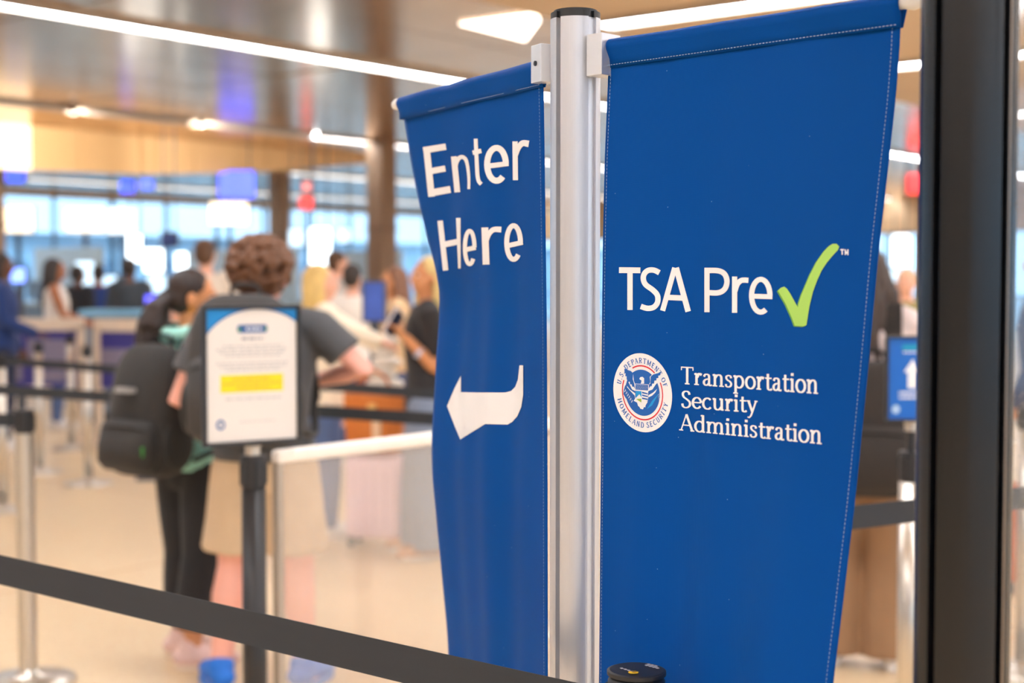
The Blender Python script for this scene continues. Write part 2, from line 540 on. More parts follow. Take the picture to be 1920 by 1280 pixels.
# ------------------------------------------------------------------ flat print laid on surfaces
def glyph_strokes():
    """stroke letters in em units: cap height 1, baseline 0; (advance, strokes); a stroke is (points, curved, width factor)"""
    G = {}
    def ell(cx, cy, rx, ry, a0, a1, n=18):
        return [(cx + rx * math.cos(math.radians(a0 + (a1 - a0) * i / n)), cy + ry * math.sin(math.radians(a0 + (a1 - a0) * i / n))) for i in range(n + 1)]
    foot = lambda x, y=0.03, w=.14: ([(x - w, y), (x + w, y)], 0, 1)
    flag = lambda x, y: ([(x - .13, y - .05), (x, y - .02)], 0, 1.2)
    X = .66
    G['T'] = (.78, [([(.39, 0), (.39, 1)], 0, 1), ([(.03, .97), (.75, .97)], 0, 1), foot(.39), ([(.05, 1), (.05, .8)], 0, .4), ([(.73, 1), (.73, .8)], 0, .4)])
    G['r'] = (.5, [([(.16, 0), (.16, X)], 0, 1), foot(.16), flag(.16, X), ([(.18, .44), (.26, .59), (.35, .64), (.46, .58)], 1, 1.3)])
    G['a'] = (.58, [([(.1, .5), (.16, .61), (.28, .64), (.38, .58), (.4, .45), (.4, .1), (.46, .03), (.56, .06)], 1, .95), ([(.4, .39), (.22, .35), (.11, .26), (.1, .12), (.2, .03), (.32, .07), (.4, .18)], 1, .95)])
    G['n'] = (.72, [([(.16, 0), (.16, X)], 0, 1), foot(.16), flag(.16, X), ([(.18, .46), (.28, .6), (.42, .64), (.52, .56), (.54, .42), (.54, 0)], 1, 1), foot(.55)])
    G['m'] = (1.08, [([(.16, 0), (.16, X)], 0, 1), foot(.16), flag(.16, X)] + [s for d in (0, .37) for s in (([(.18 + d, .46), (.27 + d, .6), (.39 + d, .64), (.5 + d, .56), (.53 + d, .42), (.53 + d, 0)], 1, 1), foot(.53 + d))])
    G['s'] = (.5, [([(.39, .5), (.36, .6), (.25, .64), (.13, .59), (.11, .49), (.19, .39), (.33, .31), (.4, .19), (.35, .07), (.23, .02), (.11, .06), (.09, .17)], 1, .85)])
    G['p'] = (.7, [([(.16, -.3), (.16, X)], 0, 1), foot(.16, -.28), flag(.16, X), (ell(.36, .33, .24, .31, 150, -150), 0, 1)])
    G['o'] = (.66, [(ell(.33, .33, .25, .31, 0, 360, 24), 0, 1)])
    G['t'] = (.44, [([(.2, .84), (.2, .15), (.26, .04), (.36, .03), (.43, .09)], 1, .95), ([(.04, .62), (.42, .62)], 0, 1.1)])
    G['i'] = (.34, [([(.17, 0), (.17, X)], 0, 1), foot(.17), flag(.17, X), ([(.17, .8), (.17, .94)], 0, 1.15)])
    G['S'] = (.62, [([(.49, .78), (.45, .92), (.31, .98), (.16, .92), (.11, .78), (.18, .62), (.38, .48), (.51, .34), (.51, .16), (.4, .04), (.25, .01), (.12, .08), (.08, .24)], 1, .95)])
    G['e'] = (.6, [(ell(.31, .33, .24, .31, 5, 325, 24), 0, 1), ([(.1, .35), (.54, .35)], 0, 1)])
    G['c'] = (.58, [(ell(.32, .33, .25, .31, 45, 320, 22), 0, 1)])
    G['u'] = (.74, [([(.17, X), (.17, .2), (.22, .07), (.33, .02), (.45, .07), (.55, .2)], 1, 1), ([(.57, X), (.57, 0)], 0, 1), flag(.17, X), flag(.57, X), ([(.57, .02), (.68, .04)], 0, 1)])
    G['y'] = (.62, [([(.1, .64), (.33, .04)], 0, 1), ([(.54, .64), (.33, .04), (.24, -.18), (.15, -.28), (.05, -.25)], 0, .75), foot(.1, .63, .1), foot(.54, .63, .09)])
    G['A'] = (.8, [([(.07, 0), (.38, 1)], 0, .5), ([(.38, 1), (.72, 0)], 0, 1), ([(.18, .34), (.6, .34)], 0, 1), foot(.08, .03, .12), foot(.72, .03, .12)])
    G['d'] = (.7, [(ell(.33, .33, .24, .31, 30, 330), 0, 1), ([(.53, 1.02), (.53, 0)], 0, 1), ([(.4, .97), (.53, 1.0)], 0, 1), ([(.53, .02), (.65, .04)], 0, 1)])
    # capitals for the ring of the seal
    G['U'] = (.78, [([(.16, 1), (.16, .25), (.24, .06), (.38, 0), (.52, .06), (.6, .25), (.6, 1)], 1, .9), foot(.16, .97, .13), foot(.6, .97, .13)])
    G['.'] = (.3, [([(.13, 0), (.13, .14)], 0, 1.2)])
    G['D'] = (.82, [([(.16, 0), (.16, 1)], 0, 1), ([(.05, .97), (.36, .97), (.6, .84), (.7, .5), (.6, .16), (.36, .03), (.05, .03)], 1, .95)])
    G['E'] = (.7, [([(.16, 0), (.16, 1)], 0, 1)] + [([(.05, y), (x, y)], 0, 1.3) for y, x in ((.96, .6), (.52, .48), (.04, .62))])
    G['P'] = (.7, [([(.16, 0), (.16, 1)], 0, 1), ([(.05, .96), (.4, .96), (.58, .86), (.6, .7), (.5, .54), (.2, .5)], 1, .95), foot(.16)])
    G['R'] = (.78, G['P'][1] + [([(.35, .5), (.7, .02)], 0, 1)])
    G['M'] = (1.0, [([(.14, 0), (.14, 1)], 0, .8), ([(.14, 1), (.48, .1)], 0, 1), ([(.48, .1), (.82, 1)], 0, .6), ([(.82, 1), (.82, 0)], 0, 1), foot(.14), foot(.82)])
    G['N'] = (.84, [([(.14, 0), (.14, 1)], 0, .7), ([(.14, 1), (.68, 0)], 0, 1), ([(.68, 0), (.68, 1)], 0, .7), foot(.14), foot(.68, .97)])
    G['O'] = (.86, [(ell(.42, .5, .33, .47, 0, 360, 24), 0, 1)])
    G['F'] = (.66, [([(.16, 0), (.16, 1)], 0, 1), foot(.16)] + [([(.05, y), (x, y)], 0, 1.3) for y, x in ((.96, .6), (.52, .48))])
    G['H'] = (.86, [([(.16, 0), (.16, 1)], 0, 1), ([(.68, 0), (.68, 1)], 0, 1), ([(.16, .5), (.68, .5)], 0, 1.2), foot(.16), foot(.68), foot(.16, .97), foot(.68, .97)])
    G['L'] = (.68, [([(.16, 0), (.16, 1)], 0, 1), ([(.05, .04), (.6, .04)], 0, 1.3), foot(.16, .97)])
    G['C'] = (.76, [(ell(.42, .5, .34, .47, 45, 318, 24), 0, 1)])
    G['I'] = (.36, [([(.17, 0), (.17, 1)], 0, 1), foot(.17), foot(.17, .97)])
    G['Y'] = (.76, [([(.06, 1), (.37, .48)], 0, 1), ([(.68, 1), (.37, .48)], 0, .7), ([(.37, .5), (.37, 0)], 0, 1), foot(.37)])
    return G
GLY = glyph_strokes()

def ribbon(pts, w, curved=False, thin=None):
    """flat stroke: list of quads in the plane; width may follow the stroke direction (thin = width of level strokes)"""
    P = catmull([(x, y, 0) for x, y in pts], 5) if curved else [Vector((x, y, 0)) for x, y in pts]
    n = len(P)
    W = w if isinstance(w, (list, tuple)) else None
    Ls, Rs = [], []
    for i in range(n):
        d = (P[min(i + 1, n - 1)] - P[max(i - 1, 0)])
        d = d.normalized() if d.length > 1e-9 else Vector((0, 1, 0))
        k = W[0] + (W[1] - W[0]) * i / (n - 1) if W else w
        if thin is not None: k = thin + (k - thin) * abs(d.y)
        nrm = Vector((-d.y, d.x, 0)) * k / 2
        Ls.append(P[i] + nrm); Rs.append(P[i] - nrm)
    return [[(Ls[i].x, Ls[i].y), (Ls[i + 1].x, Ls[i + 1].y), (Rs[i + 1].x, Rs[i + 1].y), (Rs[i].x, Rs[i].y)] for i in range(n - 1)]

def word(txt, thick=.135, thin=.06, track=0.0):
    x, out = 0.0, []
    for ch in txt:
        if ch == ' ':
            x += .42; continue
        adv, strokes = GLY[ch]
        for pts, cv, f in strokes:
            out += [[(px + x, py) for px, py in q] for q in ribbon(pts, thick * f, cv, thin * min(1.3, f) if f >= .6 else thin * .8)]
        x += adv + track
    return out, x

def ring_word(txt, r, mid_deg, size, inside=False, span=150.0):
    """letters set round a circle; inside = letters read from the inside (lower half)"""
    gap = (r * math.radians(span) / size - word(txt)[1]) / len(txt.replace(' ', ''))
    total = word(txt, track=gap)[1]
    out = []
    polys, _ = word(txt, .19, .10, track=gap)
    for q in polys:
        nq = []
        for x, y in q:
            s = (x - total / 2) * size
            if not inside:
                ang = math.radians(mid_deg) - s / r
                rr = r + (y - .5) * size
            else:
                ang = math.radians(mid_deg) + s / r
                rr = r - (y - .5) * size
            nq.append((rr * math.cos(ang), rr * math.sin(ang)))
        out.append(nq)
    return out

def disc(r, n=48, cx=0, cy=0):
    return [[(cx + r * math.cos(2 * math.pi * i / n), cy + r * math.sin(2 * math.pi * i / n)) for i in range(n)]]
def arc_band(r0, r1, a0, a1, n=40):
    f = lambda r, a: (r * math.cos(math.radians(a)), r * math.sin(math.radians(a)))
    st = [(a0 + (a1 - a0) * i / n) for i in range(n + 1)]
    return [[f(r0, st[i]), f(r1, st[i]), f(r1, st[i + 1]), f(r0, st[i + 1])] for i in range(n)]

def print_mesh(name, polys, place, m, parent, cell=None):
    """polygons of a flat drawing, cut to a fine grid and laid on a surface by place(array Nx2) -> Nx3"""
    bm = bmesh.new()
    for q in polys:
        vv = [bm.verts.new((x, y, 0)) for x, y in q]
        try:
            f = bm.faces.new(vv)
        except ValueError:
            continue
    bmesh.ops.triangulate(bm, faces=[f for f in bm.faces if len(f.verts) > 4])
    if cell:
        xs = [v.co.x for v in bm.verts]; ys = [v.co.y for v in bm.verts]
        for ax, lo, hi in ((0, min(xs), max(xs)), (1, min(ys), max(ys))):
            k = lo + cell
            while k < hi:
                co = Vector((k, 0, 0)) if ax == 0 else Vector((0, k, 0))
                no = Vector((1, 0, 0)) if ax == 0 else Vector((0, 1, 0))
                bmesh.ops.bisect_plane(bm, geom=bm.verts[:] + bm.edges[:] + bm.faces[:], plane_co=co, plane_no=no, dist=1e-6)
                k += cell
    for f in bm.faces:
        f.normal_update()
    co = np.array([(v.co.x, v.co.y) for v in bm.verts], dtype=float)
    out = place(co)
    for v, p in zip(bm.verts, out):
        v.co = Vector(p)
    me = bpy.data.meshes.new(name)
    bm.to_mesh(me); bm.free()
    return link(name, me, m, parent)

# ------------------------------------------------------------------ the two banners
def project(P):
    """N x 3 points -> N x 2 pixels of the 1920x1280 frame"""
    c, s = math.cos(PITCH), math.sin(PITCH)
    x, y, z = P[:, 0], P[:, 1], P[:, 2] - EYE
    dep = y * c - z * s
    return np.stack([960 + FPX * x / dep, 640 - FPX * (y * s + z * c) / dep], 1)

class Banner:
    """hanging cloth: post-side edge, free edge swinging round it, soft vertical folds; s across 0..1, z height"""
    def __init__(self, depth0, width, sign, near, far, ztop, zbot, fold):
        self.w, self.sign, self.fold = width, sign, fold
        zs = np.linspace(zbot, ztop, 60)
        E, T = [], []
        for z in zs:
            # heights are turned into picture rows at the edge's own depth
            P = np.array([[0, depth0, z]])
            row = project(P)[0, 1]
            nx = np.interp(row, [p[1] for p in near], [p[0] for p in near])
            x0 = (nx - 960) / FPX * depth0
            E.append((x0, depth0))
            best, bt = 1e9, 0
            for th in np.linspace(0.3, 1.45, 231):
                px = x0 + sign * width * math.cos(th)
                py = depth0 - sign * width * math.sin(th)
                q = project(np.array([[px, py, z]]))[0]
                fx = np.interp(q[1], [p[1] for p in far], [p[0] for p in far])
                e = abs(q[0] - fx)
                if e < best: best, bt = e, th
            T.append(bt)
        k = np.array([1, 2, 3, 2, 1]) / 9.0
        T = np.array(T)
        Tp = np.pad(T, 2, mode='edge')
        self.T = np.convolve(Tp, k, 'valid')
        self.E = np.array(E)
        self.zs, self.ztop, self.zbot = zs, ztop, zbot
    def pos(self, s, z, off=0.0):
        th = np.interp(z, self.zs, self.T)
        x0 = np.interp(z, self.zs, self.E[:, 0])
        y0 = np.interp(z, self.zs, self.E[:, 1])
        dx, dy = self.sign * np.cos(th), -self.sign * np.sin(th)
        nx, ny = -np.sin(th), -np.cos(th)                       # towards the viewer side
        d = self.fold(s, z) * np.clip((self.ztop - .012 - z) / .07, 0, 1) + off
        return np.stack([x0 + dx * s * self.w + nx * d, y0 + dy * s * self.w + ny * d, z], -1)
    def find(self, px):
        """pixels -> (s, z) on the cloth"""
        s = np.full(len(px), .5); z = np.full(len(px), 1.4)
        for _ in range(14):
            p = project(self.pos(s, z)); e = px - p
            h = 1e-4
            ps = (project(self.pos(s + h, z)) - p) / h
            pz = (project(self.pos(s, z + h)) - p) / h
            det = ps[:, 0] * pz[:, 1] - ps[:, 1] * pz[:, 0]
            ds = (e[:, 0] * pz[:, 1] - e[:, 1] * pz[:, 0]) / det
            dz = (ps[:, 0] * e[:, 1] - ps[:, 1] * e[:, 0]) / det
            s = np.clip(s + np.clip(ds, -.3, .3), -.05, 1.05); z = np.clip(z + np.clip(dz, -.3, .3), self.zbot, self.ztop + .05)
        return s, z
    def layer(self, off):
        def place(co):
            s, z = self.find(co)
            return self.pos(s, z, off)
        return place
    def cloth(self, name, m, parent, ns=56, nz=150):
        S, Z = np.meshgrid(np.linspace(0, 1, ns), np.linspace(self.zbot, self.ztop, nz))
        V = self.pos(S.ravel(), Z.ravel())
        F = [(i * ns + j, i * ns + j + 1, (i + 1) * ns + j + 1, (i + 1) * ns + j) for i in range(nz - 1) for j in range(ns - 1)]
        me = bpy.data.meshes.new(name)
        me.from_pydata([tuple(v) for v in V], [], F)
        o = link(name, me, m, parent, smooth=True)
        sd = o.modifiers.new('cloth', 'SOLIDIFY')
        sd.thickness = 0.0009
        sd.offset = -1 if self.sign > 0 else 1
        return o

def fabric(name, rgb):
    m = mat(name, rgb, rough=0.6, var=0.05, scale=6, sheen=0.0, spec=0.08)
    N, L = m.node_tree.nodes, m.node_tree.links
    b = N['Principled BSDF']
    tc = N.new('ShaderNodeTexCoord')
    bumps = None
    for ax in ('X', 'Z'):
        wv = N.new('ShaderNodeTexWave')
        wv.bands_direction = ax
        wv.inputs['Scale'].default_value = 260
        wv.inputs['Distortion'].default_value = 0.6
        L.new(tc.outputs['Object'], wv.inputs['Vector'])
        if bumps is None: bumps = wv
        else:
            ad = N.new('ShaderNodeMath'); ad.operation = 'ADD'
            L.new(bumps.outputs['Fac'], ad.inputs[0]); L.new(wv.outputs['Fac'], ad.inputs[1])
            bp = N.new('ShaderNodeBump'); bp.inputs['Strength'].default_value = 0.12; bp.inputs['Distance'].default_value = 0.0006
            L.new(ad.outputs[0], bp.inputs['Height']); L.new(bp.outputs['Normal'], b.inputs['Normal'])
    # lint: sparse pale specks
    vo = N.new('ShaderNodeTexVoronoi'); vo.inputs['Scale'].default_value = 90
    L.new(tc.outputs['Object'], vo.inputs['Vector'])
    lt = N.new('ShaderNodeMath'); lt.operation = 'LESS_THAN'; lt.inputs[1].default_value = 0.055
    L.new(vo.outputs['Distance'], lt.inputs[0])
    bw = N.new('ShaderNodeSeparateColor'); L.new(vo.outputs['Color'], bw.inputs[0])
    gt = N.new('ShaderNodeMath'); gt.operation = 'GREATER_THAN'; gt.inputs[1].default_value = 0.9
    L.new(bw.outputs[0], gt.inputs[0])
    ml = N.new('ShaderNodeMath'); ml.operation = 'MULTIPLY'; L.new(lt.outputs[0], ml.inputs[0]); L.new(gt.outputs[0], ml.inputs[1])
    m3 = N.new('ShaderNodeMath'); m3.operation = 'MULTIPLY'; m3.inputs[1].default_value = .45; L.new(ml.outputs[0], m3.inputs[0])
    src = b.inputs['Base Color'].links[0].from_socket
    mx = N.new('ShaderNodeMix'); mx.data_type = 'RGBA'
    L.new(m3.outputs[0], mx.inputs[0]); L.new(src, mx.inputs[6]); mx.inputs[7].default_value = (.45, .55, .75, 1)
    L.new(mx.outputs[2], b.inputs['Base Color'])
    return m
m_blue = fabric('banner_blue_fabric', (0, 73, 152))
m_white = mat('white_print', (238, 238, 240), rough=0.6, var=0.02)
m_sealblue = mat('seal_blue_print', (0, 92, 178), rough=0.6)
m_sky = mat('light_blue_print', (0, 150, 220), rough=0.6)
m_red = mat('red_print', (216, 26, 44), rough=0.6)
m_green = mat('light_green_print', (168, 216, 98), rough=0.6, var=0.03)
m_dgreen = mat('dark_green_print', (96, 160, 60), rough=0.6)
m_olive = mat('leaf_green_print', (150, 180, 60), rough=0.6)
m_thread = mat('pale_thread', (150, 172, 205), rough=0.7)
m_alu = mat('brushed_aluminium', (206, 208, 214), rough=0.36, metal=0.65, var=0.04, scale=3, stretch=(60, 60, 0.6))
m_wplast = mat('white_plastic', (226, 224, 220), rough=0.4)
m_silver = mat('satin_bracket', (222, 224, 228), rough=0.35, metal=0.6)
m_black = mat('black_plastic', (34, 35, 38), rough=0.45)

POST = Vector(((1078 - 960) / FPX * 1.74, 1.74, 0))
def fold_r(s, z):
    w = np.sin(np.pi * np.clip(s, 0, 1))
    return w * (0.0055 * np.sin(9.0 * s + 1.2 + 1.6 * (z - 1.2)) + 0.0040 * np.sin(21 * s - 2.0 * z) * np.clip((1.75 - z) * 2, 0, 1)) \
        + 0.006 * np.exp(-((s - .86 + (1.5 - z) * .10) / .07) ** 2) * np.clip((1.72 - z) * 2.5, 0, 1) * np.clip((1 - s) * 8, 0, 1)
def fold_l(s, z):
    w = np.sin(np.pi * np.clip(s, 0, 1))
    f = w * (0.005 * np.sin(11.0 * s + .5 + 1.3 * z) + 0.0026 * np.sin(24 * s + 3 * z) * np.clip((1.72 - z) * 3, 0, 1))
    # crease running from the kink in the free edge up towards the post
    ax = (z - 1.455) - (1 - s) * .22
    f = f + 0.012 * np.exp(-(ax / .035) ** 2) * np.clip((s - .42) * 2.2, 0, 1) * np.clip((1.001 - s) * 10, 0, 1)
    return f
near_r = [(1140, 60), (1139, 140), (1133, 300), (1130, 450), (1128, 700), (1127, 900), (1125, 1280), (1124, 1900)]
far_r = [(1690, 0), (1688, 60), (1683, 140), (1672, 250), (1655, 400), (1641, 520), (1632, 640), (1616, 800), (1601, 950), (1581, 1120), (1561, 1280), (1500, 1900)]
near_l = [(1016, 100), (1018, 165), (1020, 300), (1024, 600), (1026, 900), (1027, 1280), (1028, 1900)]
far_l = [(748, 180), (758, 225), (770, 300), (790, 400), (809, 475), (827, 538), (826, 560), (821, 620), (817, 690), (812, 760), (808, 850), (813, 930), (823, 1020), (833, 1120), (841, 1225), (850, 1600)]
ZR = 1.747     # rod heights
ZL = 1.733
right = Banner(1.70, 0.385, +1, near_r, far_r, ZR, 0.46, fold_r)
left = Banner(1.76, 0.41, -1, near_l, far_l, ZL, 0.46, fold_l)

def sleeve(ban, name, m, parent, r=0.0092, drop=0.024):
    """the sewn pocket that wraps the rod along the cloth's top edge"""
    n = 40
    prof = []
    for k in range(13):
        t = math.pi * (1 - k / 12)
        prof.append((r * 1.15 * -math.cos(t) if False else r * math.cos(t), r * math.sin(t) + 0.004))
    # (offset towards viewer, height above rod axis): back foot, over the rod, front foot
    ring = [(-0.002, -drop)] + [(r * math.cos(t), r * math.sin(t)) for t in [math.pi * (1.12 - 1.24 * k / 16) for k in range(17)]] + [(0.0035, -drop * .55), (0.0022, -drop)]
    V, F = [], []
    for i in range(n + 1):
        s = -.004 + 1.008 * i / n
        for j, (d, h) in enumerate(ring):
            th = ban.T[-1]
            b0_ = ban.pos(np.array([0.0]), np.array([ban.ztop]))[0]
            sc_ = min(max(s, 0), 1) * ban.w
            base = (b0_[0] + ban.sign * math.cos(th) * sc_, b0_[1] - ban.sign * math.sin(th) * sc_)
            nx, ny = -math.sin(th), -math.cos(th)
            wob = 0.0012 * math.sin(17 * s + h * 60)
            ex = (s - min(max(s, 0), 1)) * ban.w
            V.append((base[0] + nx * (d + wob) + ban.sign * math.cos(th) * ex, base[1] + ny * (d + wob) - ban.sign * math.sin(th) * ex, ban.ztop - 0.002 + h))
    k = len(ring)
    for i in range(n):
        for j in range(k - 1):
            F.append((i * k + j, i * k + j + 1, (i + 1) * k + j + 1, (i + 1) * k + j))
    me = bpy.data.meshes.new(name)
    me.from_pydata(V, [], F)
    o = link(name, me, m, parent, smooth=True)
    sd = o.modifiers.new('cloth', 'SOLIDIFY'); sd.thickness = 0.0009; sd.offset = 0
    return o

def stitches(ban, parent, rows):
    """sewing thread: short dashes along given (s, z) lines"""
    V, F = [], []
    for (s0, z0), (s1, z1) in rows:
        L_ = math.hypot((s1 - s0) * ban.w, z1 - z0)
        n = int(L_ / 0.0042)
        ds, dz = (s1 - s0) / n, (z1 - z0) / n
        lvl = abs(z1 - z0) < abs(s1 - s0) * ban.w
        for i in range(n):
            a = (s0 + ds * i, z0 + dz * i); b = (a[0] + ds * .62, a[1] + dz * .62)
            hw = 0.00035
            e = (0, hw) if lvl else (hw / ban.w, 0)
            q = [(a[0] - e[0], a[1] - e[1]), (b[0] - e[0], b[1] - e[1]), (b[0] + e[0], b[1] + e[1]), (a[0] + e[0], a[1] + e[1])]
            P = ban.pos(np.array([p[0] for p in q]), np.array([p[1] for p in q]), 0.0007 if not lvl else 0.0054)
            b0 = len(V)
            V += [tuple(p) for p in P]
            F.append((b0, b0 + 1, b0 + 2, b0 + 3))
    me = bpy.data.meshes.new('stitching')
    me.from_pydata(V, [], F)
    o = link('stitching', me, m_thread, parent)
    o['kind'] = 'stuff'
    return o

# ---- banner reading Enter Here
tl = thing('banner', 'blue fabric banner with white words Enter Here and a left-pointing arrow', 'banner', (0, 0, 0))
left.cloth('cloth', m_blue, tl)
sleeve(left, 'rod_pocket', m_blue, tl)
stitches(left, tl, [((.0, ZL - .0235), (1, ZL - .0235)), ((.022, ZL - .026), (.022, .47)), ((.985, ZL - .026), (.985, .47))])
def Z7(polys): return [[(720 + x / 2.56, 60 + y / 2.56) for x, y in q] for q in polys]
def e_arc(cx, cy, rx, ry, a0, a1, n=26, sk=0.0):
    return [(cx + rx * math.cos(math.radians(a0 + (a1 - a0) * i / n)), cy - ry * math.sin(math.radians(a0 + (a1 - a0) * i / n)) + sk * (rx * math.cos(math.radians(a0 + (a1 - a0) * i / n)))) for i in range(n + 1)]
enter = {
 'E': ribbon([(206, 551), (231, 790)], 32) + ribbon([(191, 568), (300, 550)], 31) + ribbon([(216, 670), (297, 655)], 29) + ribbon([(216, 774), (322, 755)], 33),
 'n': ribbon([(338, 597), (355, 769)], 28) + ribbon([(344, 665), (348, 630), (362, 606), (380, 600), (396, 614), (405, 650), (410, 700), (410, 754)], [24, 13], True),
 't': ribbon([(443, 512), (449, 640), (452, 690), (458, 716), (470, 730)], 19, True) + ribbon([(428, 580), (470, 570)], 22),
 'e': ribbon(e_arc(543, 635, 45, 79, 2, 312), 29) + ribbon([(490, 645), (601, 631)], 24),
 'r': ribbon([(632, 525), (634, 711)], 25) + ribbon([(636, 590), (648, 556), (668, 534), (698, 537)], [22, 32], True),
}
here = {
 'H': ribbon([(272, 905), (299, 1144)], 26) + ribbon([(359, 892), (365, 1134)], [22, 12]) + ribbon([(284, 1021), (361, 1005)], 28),
 'e': ribbon(e_arc(414, 1034, 23, 80, 0, 318), 20) + ribbon([(388, 1046), (443, 1034)], 22),
 'r': ribbon([(487, 938), (493, 1116)], 33) + ribbon([(496, 1000), (508, 968), (530, 948), (566, 948)], [20, 28], True),
 'e ': ribbon(e_arc(625, 1010, 33, 81, 0, 314), 24) + ribbon([(590, 1027), (669, 1009)], 23),
}
Lp = left.layer(0.0009)
for d, nm in ((enter, 'lettering'), (here, 'lettering')):
    for ch, polys in d.items():
        o = print_mesh('letter', Z7(polys), Lp, m_white, tl, cell=7)
arrow = [(206, 382), (230, 325), (251, 284), (251, 337), (300, 338), (395, 338), (414, 333), (427, 320), (436, 296), (441, 250), (453, 250), (453, 345), (447, 385), (434, 415), (418, 433), (402, 442), (330, 440), (251, 437), (249, 490), (230, 445)]
print_mesh('arrow', [[(720 + x / 1.7286, 540 + y / 1.7286) for x, y in arrow]], Lp, m_white, tl, cell=7)

# ---- banner with the check mark and the round seal
tr = thing('banner', 'blue fabric banner with a green check mark and a round eagle seal', 'banner', (0, 0, 0))
right.cloth('cloth', m_blue, tr)
sleeve(right, 'rod_pocket', m_blue, tr, drop=0.024)
stitches(right, tr, [((.0, ZR - .0235), (1, ZR - .0235)), ((.012, ZR - .026), (.012, .47)), ((.978, ZR - .02), (.978, .47))])
def Z2(polys): return [[(1120 + x / 2.6667, 420 + y / 2.6667) for x, y in q] for q in polys]
W_ = 27
tsa = [
 ribbon([(110, 230), (217, 231)], 29) + ribbon([(165, 217), (165, 429)], 27),
 ribbon([(312, 243), (284, 230), (255, 232), (236, 250), (232, 276), (244, 303), (280, 330), (302, 356), (303, 390), (284, 415), (252, 421), (219, 411)], W_, True),
 ribbon([(389, 218), (328, 433)], 26) + ribbon([(396, 218), (456, 437)], 28) + ribbon([(346, 366), (440, 370)], 27),
 ribbon([(550, 218), (550, 440)], 26) + ribbon([(550, 232), (605, 233), (638, 250), (650, 287), (638, 325), (606, 343), (552, 342)], W_, True),
 ribbon([(688, 262), (688, 443)], 26) + ribbon([(690, 335), (702, 300), (724, 281), (757, 281)], 26, True),
 ribbon(e_arc(819, 358, 46, 82, 0, 303), 26) + ribbon([(770, 360), (877, 363)], 24),
]
Rp = right.layer(0.0006)
for polys in tsa:
    print_mesh('letter', Z2(polys), Rp, m_white, tr, cell=7)
chk = [(905, 332), (920, 318), (937, 312), (950, 322), (966, 346), (1005, 416), (1010, 390), (1024, 350), (1042, 308), (1066, 252), (1098, 190), (1134, 138), (1160, 110), (1178, 99), (1198, 98), (1212, 112), (1205, 130), (1180, 156), (1150, 192), (1124, 232), (1102, 280), (1080, 340), (1063, 410), (1048, 505), (1032, 511), (990, 508), (975, 468), (945, 400)]
def earclip(poly): return [poly]
back = [(x - 7, y + 4) for x, y in chk]
print_mesh('check_mark_edge', Z2([back]), right.layer(0.0005), m_dgreen, tr, cell=6)
print_mesh('check_mark', Z2([chk]), right.layer(0.0008), m_green, tr, cell=6)
tm = ribbon([(1217, 128), (1236, 128)], 6) + ribbon([(1226, 127), (1226, 153)], 6) + ribbon([(1241, 126), (1241, 154)], 5) + ribbon([(1241, 127), (1248, 150)], 5) + ribbon([(1255, 127), (1248, 150)], 5) + ribbon([(1255, 126), (1255, 155)], 5)
print_mesh('trademark_sign', Z2(tm), Rp, m_white, tr)
def set_line(txt, x0, x1, base0, base1, cap0, cap1):
    polys, wd = word(txt, .142, .07)
    res = []
    for q in polys:
        nq = []
        for x, y in q:
            u = x / wd
            nq.append((x0 + (x1 - x0) * u, base0 + (base1 - base0) * u - y * (cap0 + (cap1 - cap0) * u)))
        res.append(nq)
    return Z2(res)
for txt, x0, x1, b0, b1, c0, c1 in (('Transportation', 418, 1108, 798, 849, 86, 104), ('Security', 420, 802, 916, 944, 84, 92), ('Administration', 414, 1126, 1030, 1100, 82, 100)):
    print_mesh('lettering', set_line(txt, x0, x1, b0, b1, c0, c1), Rp, m_white, tr, cell=7)

# the seal, drawn in its own round coordinates
def SL(polys): return [[(1140 + (467 + 392 * u) / 7.114, 640 + (683 + 55 * u - 524 * v) / 7.114) for u, v in q] for q in polys]
def S3(pts): # traced points of the enlarged seal -> round coordinates
    r = []
    for x, y in pts:
        u = (x - 467) / 392.0
        r.append((u, -(y - 683 - 55 * u) / 524.0))
    return r
sealset = [
 ('seal_disc', disc(1.0, 64), m_white, .0005),
 ('seal_lettering', ring_word('U.S. DEPARTMENT OF', .815, 92, .135, False, 156), m_sealblue, .0008),
 ('seal_lettering', ring_word('HOMELAND SECURITY', .82, 273, .135, True, 154), m_sealblue, .0008),
 ('red_ring', arc_band(.665, .70, 140, 403 - 0, 60) if False else arc_band(.665, .70, 53, 120) + arc_band(.665, .70, 158, 388, 60), m_red, .0008),
 ('blue_field', disc(.585, 48), m_sealblue, .0008),
]
for nm, polys, mm, off in sealset:
    print_mesh(nm, SL(polys), right.layer(off), mm, tr, cell=5)
wing_white = [S3([(225, 395), (300, 400), (345, 440), (352, 520), (372, 570), (372, 660), (330, 640), (290, 560), (245, 470)]),
              S3([(720, 440), (610, 430), (566, 470), (572, 540), (550, 580), (548, 660), (600, 640), (640, 580), (700, 510)])]
wing_blue = [S3([(228, 360), (270, 378), (318, 395), (345, 428), (340, 500), (362, 572), (368, 625), (350, 600), (335, 604), (325, 570), (305, 572), (300, 535), (280, 540), (278, 500), (258, 500), (258, 465), (240, 460), (245, 425), (230, 420)]),
             S3([(718, 398), (680, 420), (610, 440), (578, 470), (575, 560), (556, 575), (556, 625), (580, 590), (592, 600), (600, 560), (622, 562), (630, 520), (655, 520), (655, 490), (682, 485), (680, 455), (705, 450)])]
